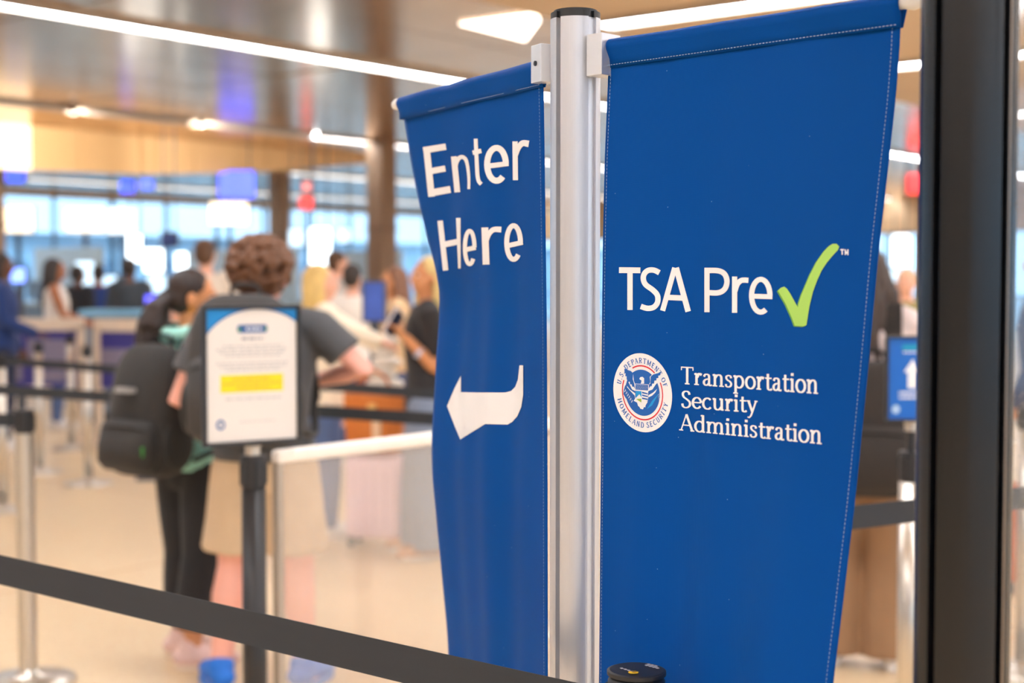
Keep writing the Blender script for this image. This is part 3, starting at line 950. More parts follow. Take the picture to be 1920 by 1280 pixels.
lower_white = [S3([(262, 590), (300, 640), (372, 690), (372, 745), (410, 770), (400, 815), (350, 790), (300, 740), (262, 660)]),
               S3([(670, 625), (610, 680), (548, 715), (545, 760), (570, 820), (600, 790), (650, 740), (672, 690)]),
               S3([(428, 490), (440, 475), (470, 470), (490, 490), (490, 560), (446, 562), (456, 520), (450, 500), (430, 505)]),
               S3([(372, 560), (548, 572), (548, 665), (372, 650)]),
               S3([(375, 645), (545, 660), (540, 790), (460, 815), (385, 780)]),
               S3([(385, 770), (540, 800), (510, 850), (505, 880), (490, 870), (475, 905), (458, 880), (440, 895), (425, 868), (410, 860)])]
print_mesh('eagle_white', SL(wing_white + lower_white), right.layer(.0010), m_white, tr, cell=5)
eb = wing_blue + [S3([(376, 566), (544, 578), (544, 652), (376, 640)]),
                  S3([(464, 668), (540, 690), (540, 705), (464, 690)]), S3([(464, 705), (540, 725), (540, 742), (464, 724)]), S3([(464, 745), (540, 762), (540, 780), (464, 765)]),
                  S3([(240, 580), (300, 650), (365, 720), (372, 760), (345, 800), (300, 790), (250, 760), (215, 700), (222, 640)]),
                  S3([(675, 612), (700, 690), (700, 760), (650, 830), (590, 850), (552, 800), (548, 745), (600, 720), (640, 680)])]
print_mesh('eagle_blue', SL(eb), right.layer(.0012), m_sealblue, tr, cell=5)
print_mesh('shield_sky', SL([S3([(380, 655), (458, 662), (458, 745), (430, 700), (385, 750)]), S3([(690, 690), (600, 850), (530, 900), (600, 790)])]), right.layer(.0014), m_sky, tr, cell=6)
print_mesh('shield_field', SL([S3([(386, 765), (458, 762), (458, 812)])]), right.layer(.0016), m_olive, tr, cell=6)
stars = []
for r_ in range(3):
    for c_ in range(9):
        x, y = 392 + 17 * c_ + (8 if r_ % 2 else 0), 584 + 20 * r_ + c_ * 1.2
        stars.append(S3([(x - 4, y), (x, y - 5), (x + 4, y), (x, y + 5)]))
leafs = []
for k in range(6):
    x, y = 238 + 18 * k, 655 + 28 * k
    leafs.append(S3([(x, y), (x + 8, y - 22), (x + 14, y + 4)])); leafs.append(S3([(x, y), (x - 10, y + 14), (x + 6, y + 16)]))
for k in range(6):
    leafs.append(S3([(668 + 4 * k, 720 + 16 * k), (706, 690 + 20 * k), (700, 700 + 20 * k)]))
print_mesh('seal_sparks', SL(stars + leafs), right.layer(.0015), m_white, tr)
# ------------------------------------------------------------------ banner post with its arms
def slotted(R, slots, hw, dp, n=14, wide=()):
    """outline of a round extrusion with square slots at the given angles (degrees)"""
    out = []
    slots = sorted(a % 360 for a in slots)
    dl = math.degrees(math.asin(hw / R))
    hw_, dp_ = hw, dp
    wide_ = [a % 360 for a in wide]
    for i, a in enumerate(slots):
        hw, dp = (hw_ * 1.75, dp_ * .45) if a in wide_ else (hw_, dp_)
        dl = math.degrees(math.asin(hw / R))
        ar = math.radians(a)
        rad, tan = Vector((math.cos(ar), math.sin(ar))), Vector((-math.sin(ar), math.cos(ar)))
        for q in (rad * (R * math.cos(math.radians(dl))) - tan * hw, rad * (R - dp) - tan * hw, rad * (R - dp) + tan * hw, rad * (R * math.cos(math.radians(dl))) + tan * hw):
            out.append((q.x, q.y))
        b = slots[(i + 1) % len(slots)]
        if b <= a: b += 360
        for k in range(1, n):
            t = math.radians(a + dl + (b - a - 2 * dl) * k / n)
            out.append((R * math.cos(t), R * math.sin(t)))
    return out

SL4 = [-135, -50, 46, 132]
bp_ = thing('banner_post', 'silver slotted aluminium post holding both blue banners', 'post', (POST.x, POST.y, 0))
RP = 0.0305
obj('extrusion', prism(bmesh.new(), slotted(RP, SL4, 0.0035, 0.009, wide=(-50,)), 0.012, 1.785), m_alu, bp_)
bm = bmesh.new()
prism(bm, slotted(RP - 0.0004, SL4, 0.003, 0.004), 1.785, 1.7925)
prism(bm, [((RP - .004) * math.cos(t), (RP - .004) * math.sin(t)) for t in (2 * math.pi * i / 28 for i in range(28))], 1.7925, 1.7955)
obj('top_cap', bm, m_black, bp_)
obj('foot_plate', lathe(bmesh.new(), [(.052, 0), (.052, .008), (.048, .012), (.02, .012)], 24), m_alu, bp_)
def arm(ban, z0, z1, z_rod, lname):
    th = ban.T[-1]
    d = Vector((ban.sign * math.cos(th), -ban.sign * math.sin(th), 0))
    n = Vector((-math.sin(th), -math.cos(th), 0))
    o0 = Vector(ban.pos(np.array([0.0]), np.array([ban.ztop]))[0]) - Vector((POST.x, POST.y, 0))
    mtx = Matrix((d, n, Vector((0, 0, 1)))).transposed()
    c = o0 - d * (0.008 if ban.sign > 0 else 0.006)
    br = obj('bracket', new_box((c.x, c.y, (z0 + z1) / 2), (0.024, 0.034 if ban.sign > 0 else .026, z1 - z0), mtx), m_silver, bp_, bevel=0.0008)
    for k in (0.35,):
        if ban.sign > 0: break                       # this bracket is screwed from its far side
        bm = bmesh.new()
        face = Vector((c.x, c.y, z0 + (z1 - z0) * .5)) + n * (0.017 if ban.sign > 0 else .013)
        tube(bm, [face - n * .001, face + n * .0016], .0032, 14, caps=False)
        obj('bracket_screw', bm, mat('dark_screw', (70, 70, 74), rough=.35, metal=.8), br)
        bm = bmesh.new(); tube(bm, [face + n * .0014, face + n * .0018], .0015, 6, caps=False)
        obj('hex_socket', bm, m_black, br)
    a, b = o0 + d * 0.003, o0 + d * (ban.w + 0.010)
    a.z = b.z = z_rod
    bm = bmesh.new(); tube(bm, [a, b], 0.0062, 14)
    rod = obj('rod', bm, m_wplast, bp_, smooth=True)
    bm = bmesh.new()
    tube(bm, [b - d * .004, b + d * .004, b + d * .010], [.0068, .0088, .0074], 16)
    obj('end_knob', bm, m_wplast, rod, smooth=True)
    return d, b
arm(right, 1.712, 1.761, ZR - .002, 'r')
arm(left, 1.711, 1.757, ZL - .002, 'l')

# ------------------------------------------------------------------ black slotted pillar and its clear panel
m_pill = mat('black_anodised', (17, 18, 21), rough=0.27, metal=0.0, spec=.45, var=0.15, scale=3, stretch=(30, 30, .5))
PX, PY, PR = (1811 - 960) / FPX * 1.2, 1.2, 0.0395
pl = thing('barrier_pillar', 'thick black slotted metal pillar in front of the check mark banner', 'pillar', (PX, PY, 0))
obj('extrusion', prism(bmesh.new(), slotted(PR, [-146, -60, 20, 125], 0.0036, 0.011, 18), 0.012, 2.3), m_pill, pl, bevel=0.0006)
obj('foot_plate', lathe(bmesh.new(), [(.066, 0), (.066, .008), (.06, .012), (.02, .012)], 28), m_pill, pl)
obj('top_cap', lathe(bmesh.new(), [(PR - .001, 2.3), (PR - .001, 2.306), (PR - .006, 2.31), (.002, 2.31)], 28), m_black, pl)
m_edge_glint = mat('tan_edge_reflection', (150, 132, 116), rough=0.35, metal=0.8)  # tan reflection along the slot edges, put on as coloured strips
for ang in (-52, -20):
    t_ = math.radians(ang)
    obj('slot_edge_glint', new_box(((PR - .0006) * math.cos(t_), (PR - .0006) * math.sin(t_), 1.155), (.0012, .0018, 2.28), Matrix.Rotation(t_, 3, 'Z')), m_edge_glint, pl)
pane_d = Vector((math.cos(math.radians(20)), math.sin(math.radians(20)), 0))
mtx = Matrix((pane_d, Vector((-pane_d.y, pane_d.x, 0)), Vector((0, 0, 1)))).transposed()
obj('clear_sheet', new_box(pane_d * (PR + .30 - .009) + Vector((0, 0, 1.15)), (.60, .004, 1.9), mtx), clear_mat('scratched_sheet', (244, 244, 244), .10, .03, .30), pl)
obj('sheet_edge', new_box(pane_d * (PR + .30 + .003) + Vector((0, 0, .195)), (.60, .014, .02), mtx), m_pill, pl)

# ------------------------------------------------------------------ belt stanchions
m_steel = mat('satin_steel', (206, 198, 186), rough=0.28, metal=0.85, var=0.04, scale=4, stretch=(40, 40, .5))
m_belt = mat('black_webbing', (45, 49, 54), rough=0.75, var=0.10, scale=9, bump=0.25, bscale=500, stretch=(1, 1, 14))
m_bpole = mat('black_powder_coat', (38, 38, 40), rough=0.38, var=.05)
def stanchion(p, label, steel=True, h=1.0, r=0.0315, group=None, slots=False, seg=28, base_r=.17):
    t = thing('belt_stanchion', label, 'stanchion', (p[0], p[1], 0), 0, group)
    m = m_steel if steel else m_bpole
    obj('base', lathe(bmesh.new(), [(base_r, 0), (base_r, .008), (base_r * .97, .014), (base_r * .55, .026), (.045, .034), (.04, .05)], 36), m, t, smooth=True)
    if slots:
        obj('pole', prism(bmesh.new(), slotted(r - .001, [-150, -105, -60, -15, 30, 75, 120, 165], .002, .002, 4), .05, h - .085), m, t)
    else:
        obj('pole', lathe(bmesh.new(), [(r - .001, .05), (r - .001, h - .085)], seg), m, t, smooth=True)
    hd = obj('belt_head', lathe(bmesh.new(), [(r - .004, h - .085), (r, h - .08), (r, h - .012), (r - .003, h - .006)], seg), m_black, t, smooth=seg > 40)
    for k in range(4):
        an = math.radians(45 + 90 * k)
        obj('belt_outlet', new_box((r * .97 * math.cos(an), r * .97 * math.sin(an), h - .046), (.006, .026, .056), Matrix.Rotation(an, 3, 'Z')), m_black, hd)
    obj('top_cap', lathe(bmesh.new(), [(r - .003, h - .006), (r + .0008, h - .005), (r + .0008, h - .001), (r - .002, h), (.002, h + .0006)], seg), m_black, t)
    return t
def belt(p, q, label, ztop=0.985, w=0.048, sag=0.0, end=0.034, group=None):
    p, q = Vector((p[0], p[1], 0)), Vector((q[0], q[1], 0))
    d = (q - p).normalized(); n = Vector((-d.y, d.x, 0))
    p = p + d * end; q = q - d * (end + .006)
    t = thing('belt', label, 'belt', (p.x, p.y, ztop - w), 0, group)
    bm = bmesh.new()
    N_ = 30
    rows = []
    for i in range(N_ + 1):
        u = i / N_
        c = (q - p) * u + Vector((0, 0, -sag * 4 * u * (1 - u)))
        tw = 0.0015 * math.sin(u * 9)
        rows.append([bm.verts.new(c + n * (sx * .0008 + (tw if zz else 0)) + Vector((0, 0, zz))) for sx, zz in ((-1, 0), (1, 0), (1, w), (-1, w))])
    for a, b in zip(rows, rows[1:]):
        for i in range(4):
            j = (i + 1) % 4
            bm.faces.new((a[i], a[j], b[j], b[i]))
    bm.faces.new(rows[0]); bm.faces.new(rows[-1][::-1])
    obj('webbing', bm, m_belt, t)
    obj('belt_clip', new_box((q - p) - d * .006 + Vector((0, 0, w / 2)), (.016, .012, w + .006), Matrix((d, n, Vector((0, 0, 1)))).transposed()), m_black, t, bevel=.002)
    return t

S0 = Vector(((1196 - 960) / FPX * 1.52, 1.52, 0))
near = stanchion(S0, 'black belt stanchion with a yellow mark on its cap beside the silver post', False, 1.05, .031, seg=64)
# markings of the cap: pale words, yellow badge, a pale patch of wear
m_cap_white = mat('cap_white_ink', (190, 190, 195), rough=.6)
m_cap_yellow = mat('cap_yellow_ink', (238, 200, 40), rough=.5)
capz = 1.0512
def cap_at(u, v): # cap picture coordinates (right, away), metres
    return (u, v)
def cap_plate(name, quads, mm, z=capz):
    bm = bmesh.new()
    for q in quads:
        lo = [bm.verts.new((x, y, z)) for x, y in q]; hi = [bm.verts.new((x, y, z + .0003)) for x, y in q]
        bm.faces.new(hi); bm.faces.new(lo[::-1])
        for i in range(len(q)):
            j = (i + 1) % len(q); bm.faces.new((lo[i], lo[j], hi[j], hi[i]))
    return obj(name, bm, mm, near)
for k in range(4):
    cap_plate('cap_letter', [[(-.018 + .0035 * k, .001 - .0042 * k), (-.0155 + .0035 * k, .0022 - .0042 * k), (-.014 + .0035 * k, -.0008 - .0042 * k), (-.0165 + .0035 * k, -.002 - .0042 * k)]], m_cap_white)
for k in range(4):
    cap_plate('cap_letter', [[(.010 + .0034 * k, .013 - .0035 * k), (.013 + .0034 * k, .014 - .0035 * k), (.0145 + .0034 * k, .0105 - .0035 * k), (.0115 + .0034 * k, .0095 - .0035 * k)]], m_cap_white)
for k in range(3):
    cap_plate('cap_letter', [[(.013 + .0034 * k, .017 - .0035 * k), (.0155 + .0034 * k, .018 - .0035 * k), (.017 + .0034 * k, .0145 - .0035 * k), (.0145 + .0034 * k, .0135 - .0035 * k)]], m_cap_white)
cap_plate('cap_badge', [[(-.0105, -.0165), (-.0085, -.0115), (-.003, -.0115), (.001, -.0145), (.0, -.0185), (-.004, -.0205), (-.008, -.0205)]], m_cap_yellow)
cap_plate('cap_badge_mark', [[(-.0065, -.0165), (-.0045, -.0145), (-.001, -.0155), (-.003, -.0175)]], mat('cap_badge_dark', (150, 110, 20), rough=.5), capz + .0004)
dirb = Vector((-.777, .63, 0))
E0 = S0 + dirb * 2.05
stanchion(E0, 'black belt stanchion at the far end of the foreground belt', False, 1.05, .031)
belt(S0, E0, 'wide black webbing belt crossing in front of the banners', 1.021)
SR0, SR1 = Vector((.305, 2.60, 0)), Vector((1.5, 3.30, 0))
stanchion(SR0, 'black belt stanchion standing behind the check mark banner', False, 1.05)
stanchion(SR1, 'black belt stanchion beyond the clear plastic sheet', False, 1.05)
belt(SR0, SR1, 'dark belt running behind the black pillar at waist height', 1.021)

# stanchions of the queue lanes
SG = Vector(((473 - 960) / FPX * 3.57, 3.57, 0))
stanchion(SG, 'black stanchion pole carrying the white notice with a yellow box', False, 1.03, .0315)
SLf = on_floor(53, 1278)
stanchion(SLf, 'tall silver ribbed stanchion beside the woman with the big backpack', True, 1.0, .0345, slots=True)
belt(SLf, SLf + Vector((-1.6, .35, 0)), 'short black belt leaving the silver ribbed stanchion', 0.985)
stanchion(SLf + Vector((-1.6, .35, 0)), 'silver stanchion at the end of the short black belt', True)
SD = Vector((-3.24, 9.0, 0))
stanchion(SD, 'silver stanchion where the long lane belt begins', True)
SE = Vector((0.10, 5.92, 0))
stanchion(SE, 'silver stanchion where the long lane belt ends', True)
belt(SD, SE, 'long black lane belt passing in front of the blonde woman', 0.985)
SF, SH = Vector((-3.30, 7.21, 0)), Vector((.25, 4.84, 0))
stanchion(SF, 'silver stanchion where the lane belt behind the curly-haired man begins', True)
stanchion(SH, 'silver stanchion where the lane belt behind the curly-haired man ends', True)
belt(SF, SH, 'black lane belt passing just behind the curly-haired man', 0.985)
for px, py, w_ in ((166, 908, 'with the pale round base in the middle of the left queue'), (75, 886, 'between the ribbed stanchion and the blue barrier'), (134, 842, 'closest to the blue barrier panel')):
    stanchion(on_floor(px, py), 'slim silver stanchion ' + w_, True, 1.0, .031)
stanchion(on_floor(1918, 1262), 'silver stanchion base beyond the clear plastic sheet', True)

# ------------------------------------------------------------------ notices on stanchions
def board(p, rz, w, h, z0, label, depth=.022, border=.010):
    t = thing('notice_sign', label, 'sign', (p[0], p[1], z0), rz)
    bm = bmesh.new()
    for c, s in (((0, 0, border / 2), (w, depth, border)), ((0, 0, h - border / 2), (w, depth, border)), ((-w / 2 + border / 2, 0, h / 2), (border, depth, h - 2 * border)), ((w / 2 - border / 2, 0, h / 2), (border, depth, h - 2 * border))):
        box(bm, c, s)
    obj('frame', bm, m_black, t, bevel=.003)
    obj('back_plate', new_box((0, depth * .25, h / 2), (w - .004, depth * .4, h - .004)), m_black, t)
    bm = bmesh.new(); lathe(bm, [(.019, -.026), (.019, -.004), (.024, 0.0)], 20)
    obj('neck', bm, m_steel, t)
    return t
def sheet_print(t, w, h, border, name, polys, mm, lay, depth=.022):
    """drawing in sheet coordinates: u 0..1 to the right, v 0..1 downwards"""
    iw, ih = w - 2 * border, h - 2 * border
    y = -depth * .12 - .0004 * lay
    def place(co):
        return np.stack([-iw / 2 + co[:, 0] * iw, np.full(len(co), y), h - border - co[:, 1] * ih], 1)
    return print_mesh(name, polys, place, mm, t)
def R_(x0, y0, x1, y1): return [(x0, y0), (x1, y0), (x1, y1), (x0, y1)]
def greek(rows, rnd_):
    """lines of small print too fine to read: short word-length dashes"""
    out = []
    for x0, x1, y, hh in rows:
        x = x0
        while x < x1:
            l = rnd_.uniform(.02, .07)
            out.append(R_(x, y, min(x + l, x1), y + hh))
            x += l + .015
    return out
bw_, bh_, bb_ = .262, .352, .011
SGp = SG + Vector((-.002, 0, 0))
sg = board(SGp, math.radians(33), bw_, bh_, 1.056, 'white notice with blue arcs and a yellow box in a black frame')
m_paper = mat('notice_paper', (228, 220, 212), rough=.5, var=.01)
m_ink = mat('grey_ink', (150, 150, 156), rough=.6)
m_ptblue = mat('notice_blue', (0, 132, 204), rough=.5, var=.05, scale=4)
m_navy = mat('notice_navy', (28, 84, 150), rough=.5)
m_yel = mat('notice_yellow', (250, 216, 0), rough=.5, var=.02)
sp = lambda n, p, m_, l: sheet_print(sg, bw_, bh_, bb_, n, p, m_, l)
sp('sheet', [R_(0, 0, 1, 1)], m_paper, 1)
cx, cy, rx, ry = .56, .40, .66, .40
arc = [(x, cy - ry * math.sqrt(max(0, 1 - ((x - cx) / rx) ** 2))) for x in [i / 24 for i in range(25)]]
sp('blue_corner', [[(arc[i][0], 0), (arc[i + 1][0], 0), arc[i + 1], arc[i]] for i in range(24)], m_ptblue, 2)
sp('navy_arc', [[(arc[i][0], arc[i][1] - .012), (arc[i + 1][0], arc[i + 1][1] - .012), arc[i + 1], arc[i]] for i in range(24)], m_navy, 3)
pill = [(.36 + .028 * math.cos(math.radians(a)) , .148 + .031 * math.sin(math.radians(a))) for a in range(90, 271, 20)] + [(.645 + .028 * math.cos(math.radians(a)), .148 + .031 * math.sin(math.radians(a))) for a in range(-90, 91, 20)]
sp('logo_pill', [pill], m_navy, 2)
sp('logo_pill_mark', [[(.345, .14), (.375, .14), (.37, .17), (.345, .165)], R_(.64, .14, .665, .16)], m_dgreen, 3)
sp('logo_lettering', greek([(.43, .62, .138, .02)], random.Random(4)), m_white, 3)
sp('heading', greek([(.38, .63, .212, .02)], random.Random(2)), m_ink, 2)
for i_, row in enumerate([(.18, .84, .272, .012), (.1, .9, .298, .012), (.14, .86, .322, .012), (.2, .82, .346, .012), (.1, .9, .402, .012), (.14, .88, .428, .012), (.2, .82, .452, .012), (.2, .82, .672, .012), (.36, .76, .85, .008)]):
    sp('small_print_line', greek([row], random.Random(8 + i_)), mat('pale_grey_ink', (186, 182, 180), rough=.6), 2)
sp('yellow_box', [R_(.145, .495, .845, .628)], m_yel, 2)
sp('box_lettering', greek([(.28, .7, .52, .014), (.17, .82, .555, .014), (.32, .7, .59, .014)], random.Random(9)), mat('box_ink', (206, 176, 60), rough=.6), 3)
sp('small_seal', [[(.145 + .05 * math.cos(a), .868 + .04 * math.sin(a)) for a in [2 * math.pi * k / 20 for k in range(20)]]], m_navy, 2)
sp('small_seal_centre', [[(.145 + .026 * math.cos(a), .868 + .02 * math.sin(a)) for a in [2 * math.pi * k / 16 for k in range(16)]]], m_paper, 3)

SB = Vector(((1712 - 960) / FPX * 3.9, 3.9, 0))
stanchion(SB, 'silver stanchion under the small blue arrow notice', True, 1.0, .0335)
w2, h2, b2 = .150, .236, .007
sb = board(SB + Vector((.0, 0, 0)), math.radians(4), w2, h2, 1.082, 'small blue notice with a white upward arrow on a stanchion', border=.007)
m_sblue = mat('arrow_notice_blue', (0, 98, 190), rough=.45, var=.04, emit=0.0)
sp2 = lambda n, p, m_, l: sheet_print(sb, w2, h2, b2, n, p, m_, l)
sp2('sheet', [R_(0, 0, 1, 1)], m_sblue, 1)
sp2('arrow', [[(.5, .26), (.68, .42), (.60, .42), (.60, .62), (.40, .62), (.40, .42), (.32, .42)]], m_white, 2)
sp2('logo_pill', [[(.26, .11), (.30, .08), (.70, .08), (.74, .11), (.70, .145), (.30, .145)]], mat('teal_print', (0, 150, 190), rough=.5), 2)
sp2('lettering', greek([(.30, .72, .165, .018), (.22, .8, .66, .03), (.22, .8, .72, .03)], random.Random(5)), m_white, 2)
sp2('small_seal', [[(.16 + .085 * math.cos(a), .88 + .055 * math.sin(a)) for a in [2 * math.pi * k / 20 for k in range(20)]]], mat('pale_seal', (170, 200, 230), rough=.5), 2)
obj('pole_neck', lathe(bmesh.new(), [(.012, -.082), (.012, -.02)], 16), m_black, sb)

# ------------------------------------------------------------------ clear barrier panel with white rails
QA, QB = Vector((-.608, 3.62, 0)), Vector((.16, 4.50, 0))
d = (QB - QA); L_ = d.length; d.normalize(); n = Vector((-d.y, d.x, 0))
mtx = Matrix((d, n, Vector((0, 0, 1)))).transposed()
bar = thing('clear_barrier', 'clear barrier panel with white top rail beside the black notice pole', 'barrier', QA)
m_rail = mat('white_rail', (246, 236, 224), rough=.35)
m_grey = mat('grey_upright', (176, 164, 150), rough=.4, metal=.4)
obj('top_rail', new_box(d * (L_ / 2) + Vector((0, 0, 1.018)), (L_, .034, .036), mtx), m_rail, bar, bevel=.010)
obj('bottom_rail', new_box(d * (L_ / 2) + Vector((0, 0, .18)), (L_, .030, .034), mtx), m_rail, bar, bevel=.008)
for u in (.012, L_ - .012):
    up = obj('upright', new_box(d * u + Vector((0, 0, .505 if u > .1 else .53)), (.022, .022, 1.0 if u > .1 else .95), mtx), m_grey, bar, bevel=.002)
    if u > .1: obj('foot', new_box(d * u + Vector((0, 0, .006)), (.03, .30, .012), mtx), m_grey, up)
obj('clear_sheet', new_box(d * (L_ / 2) + Vector((0, 0, .60)), (L_ - .04, .005, .82), mtx), clear_mat('barrier_sheet', (250, 246, 242), .10, .13), bar)

# ------------------------------------------------------------------ far queue barriers with blue panels
m_purple = mat('barrier_blue', (58, 54, 134), rough=.5, var=.10, scale=3)
m_cream = mat('cream_metal', (226, 208, 188), rough=.4)
m_pbars = mat('barrier_grey_print', (132, 126, 150), rough=.5)
def far_barrier(x0, x1, Y0, Y1, label, patches):
    p, q = at(x0, 620, Y0), at(x1, 620, Y1)
    p.z = q.z = 0
    d = (q - p); L_ = d.length; d.normalize(); n = Vector((-d.y, d.x, 0))
    mtx = Matrix((d, n, Vector((0, 0, 1)))).transposed()
    t = thing('queue_barrier', label, 'barrier', p, 0, None)
    obj('top_rail', new_box(d * (L_ / 2) + Vector((0, 0, 1.07)), (L_, .06, .11), mtx), m_cream, t, bevel=.01)
    obj('printed_panel', new_box(d * (L_ / 2) + Vector((0, 0, .76)), (L_ - .06, .02, .50), mtx), m_purple, t)
    for (u0, u1, v0, v1) in patches:
        obj('printed_patch', new_box(d * (L_ * (u0 + u1) / 2) - n * .0125 + Vector((0, 0, .51 + .5 * (v0 + v1) / 2)), (L_ * (u1 - u0), .004, .5 * (v1 - v0)), mtx), m_pbars, t)
    for u in (.03, L_ - .03):
        up = obj('upright', new_box(d * u + Vector((0, 0, .53)), (.06, .06, 1.04), mtx), m_cream, t)
        obj('foot', new_box(d * u + Vector((0, 0, .015)), (.10, .40, .03), mtx), m_cream, up)
    return t
far_barrier(-120, 158, 12.9, 12.9, 'blue printed queue barrier with cream rail beside the waiting woman', [(.46, .58, .1, .9), (.62, .96, .45, .85), (.70, .92, .08, .3)])
far_barrier(178, 300, 12.7, 12.5, 'blue queue barrier with cream rail behind the ponytailed woman', [(.08, .7, .35, .7)])

# light blue service counter behind the barriers
c0 = at(222, 588, 14.9)
ct = thing('service_counter', 'pale blue topped service counter behind the blue barriers', 'counter', (c0.x, c0.y, 0))
obj('counter_top', new_box((0, 0, 1.13), (.70, .5, .06)), mat('pale_blue_laminate', (130, 190, 226), rough=.3), ct, bevel=.01)
obj('cabinet', new_box((0, 0, .55), (.62, .42, 1.1)), mat('counter_grey', (120, 130, 142), rough=.5), ct)
obj('kick_plate', new_box((0, -.02, .05), (.64, .42, .1)), m_black, ct)

# ------------------------------------------------------------------ glare stand-ins, lit windows, screens and signs deep in the hall
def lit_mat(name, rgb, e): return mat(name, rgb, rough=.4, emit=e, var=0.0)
L_WHITE = lit_mat('cool_white_glow', (232, 246, 255), 3.2)
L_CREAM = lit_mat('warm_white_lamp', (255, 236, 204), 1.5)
L_PALE = lit_mat('pale_blue_glow', (196, 226, 246), 1.3)
L_BLUE = lit_mat('blue_screen', (60, 84, 255), 1.6)
L_RED = lit_mat('red_screen', (255, 60, 60), 1.2)
m_frame = mat('display_frame', (72, 80, 92), rough=.5)
def display(px, py, wpx, hpx, Y, m, label, cat='light', hang=None, name='glow_stand_in', frame=True, group=None):  # default name: box added to glow for sun reflections and bright outside windows
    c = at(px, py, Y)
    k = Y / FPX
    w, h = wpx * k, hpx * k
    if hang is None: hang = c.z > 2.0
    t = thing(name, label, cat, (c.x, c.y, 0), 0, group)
    obj('lit_face', new_box((0, -.04, c.z), (w, .02, h)), m, t, bevel=min(w, h) * .15 if name == 'glow_stand_in' else 0)
    bd = .03 if frame else .0
    obj('casing', new_box((0, .02, c.z), (w + bd, .10, h + bd)), m_frame, t)
    if hang:
        top = 3.98
        for s in (-.35, .35):
            obj('hanging_rod', new_box((s * w, .02, (top + c.z + h / 2) / 2), (.02, .02, top - c.z - h / 2)), m_frame, t)
    else:
        obj('stand', new_box((0, .02, (c.z - h / 2) / 2), (min(.10, w * .5), .06, c.z - h / 2)), m_frame, t)
        obj('foot', new_box((0, .02, .012), (max(.2, w * .8), .3, .024)), m_frame, t)
    return t
display(253, 466, 26, 50, 25, L_WHITE, 'tall white glowing stand-in for glare behind the man in the dark grey jacket')
display(289, 488, 36, 42, 24, L_WHITE, 'wide white glowing stand-in for glare above the ponytailed woman')
display(341, 492, 22, 36, 26, L_WHITE, 'small white glowing stand-in for glare beside the far man in cream')
display(160, 512, 34, 44, 24, L_PALE, 'bluish glare stand-in between the dark-coated passengers')
display(204, 544, 32, 54, 18, L_PALE, 'pale low box of added glare on a stand above the service counter')
display(295, 540, 34, 50, 20, L_PALE, 'pale glare stand-in low behind the ponytailed woman')
display(601, 466, 38, 76, 25, L_WHITE, 'tallest white glare stand-in behind the blonde with cream sweater')
display(556, 446, 26, 30, 27, L_PALE, 'small pale glare stand-in beside the curly hair')
display(645, 442, 22, 24, 27, L_PALE, 'small pale glare stand-in above the dark-haired passenger')
display(36, 516, 26, 26, 15, lit_mat('blue_white_glow', (120, 150, 255), 2.2), 'round-looking added blue white glow beside the blue-jacketed passenger')
display(33, 412, 58, 46, 31, L_CREAM, 'warm cream lit shop window at the far left', cat='window', name='shop_window', hang=False)
display(160, 413, 70, 42, 32, L_CREAM, 'wide warm cream lit shop window in the far hall', cat='window', name='shop_window', hang=False)
display(228, 414, 56, 46, 32, lit_mat('cool_shop_light', (236, 244, 250), 1.3), 'cool white lit shop window beside the cream one', cat='window', name='shop_window', hang=False)
display(430, 400, 70, 40, 32, L_CREAM, 'lit shop window beside the square column', cat='window', name='shop_window', hang=False)
display(444, 346, 66, 50, 26.5, L_BLUE, 'large glowing blue flight screen hanging beside the column', cat='screen', name='flight_screen')
display(240, 350, 26, 24, 25.5, L_BLUE, 'small glowing blue screen hanging under the soffit', cat='screen', name='flight_screen')
display(276, 346, 26, 20, 26.5, lit_mat('pale_blue_screen', (110, 130, 255), 1.3), 'pale blue screen hanging beside the small blue screen', cat='screen', name='flight_screen')
display(30, 330, 34, 22, 23.8, L_BLUE, 'narrow blue screen hanging under the lit soffit panel', cat='screen', name='flight_screen')
display(318, 449, 28, 26, 24, mat('navy_sign_face', (50, 74, 140), rough=.4), 'dark navy square sign in front of the bright windows', cat='sign', name='square_sign')
display(575, 381, 26, 22, 28, L_RED, 'red glowing sign hanging right of the square column', cat='sign', name='hanging_sign')
display(575, 350, 20, 16, 28.6, lit_mat('pink_screen', (255, 150, 150), .9), 'small pink glowing sign above the red one', cat='sign', name='hanging_sign')
display(1716, 345, 36, 36, 30, L_RED, 'red glowing sign hanging beyond the black pillar', cat='sign', name='hanging_sign')
display(1688, 470, 32, 58, 27, L_WHITE, 'white glowing stand-in for glare seen past the check mark banner')
display(1684, 516, 26, 22, 22, L_PALE, 'small pale glare stand-in below the white one')
display(1716, 580, 34, 34, 12, L_PALE, 'round added pale glow above the blue arrow notice')
display(285, 562, 20, 18, 10.5, lit_mat('violet_glow', (90, 90, 255), 1.5), 'small added violet blue glow beside the ponytail')
display(702, 565, 36, 70, 9.6, mat('blue_poster_face', (66, 98, 190), rough=.4, var=.3, scale=9), 'blue poster on a stand between the waiting women', cat='poster', name='poster_stand', hang=False)
display(250, 352, 0.1 * 300, 8, 30, L_PALE, 'thin pale bar of added glow under the ceiling', hang=True) if False else None

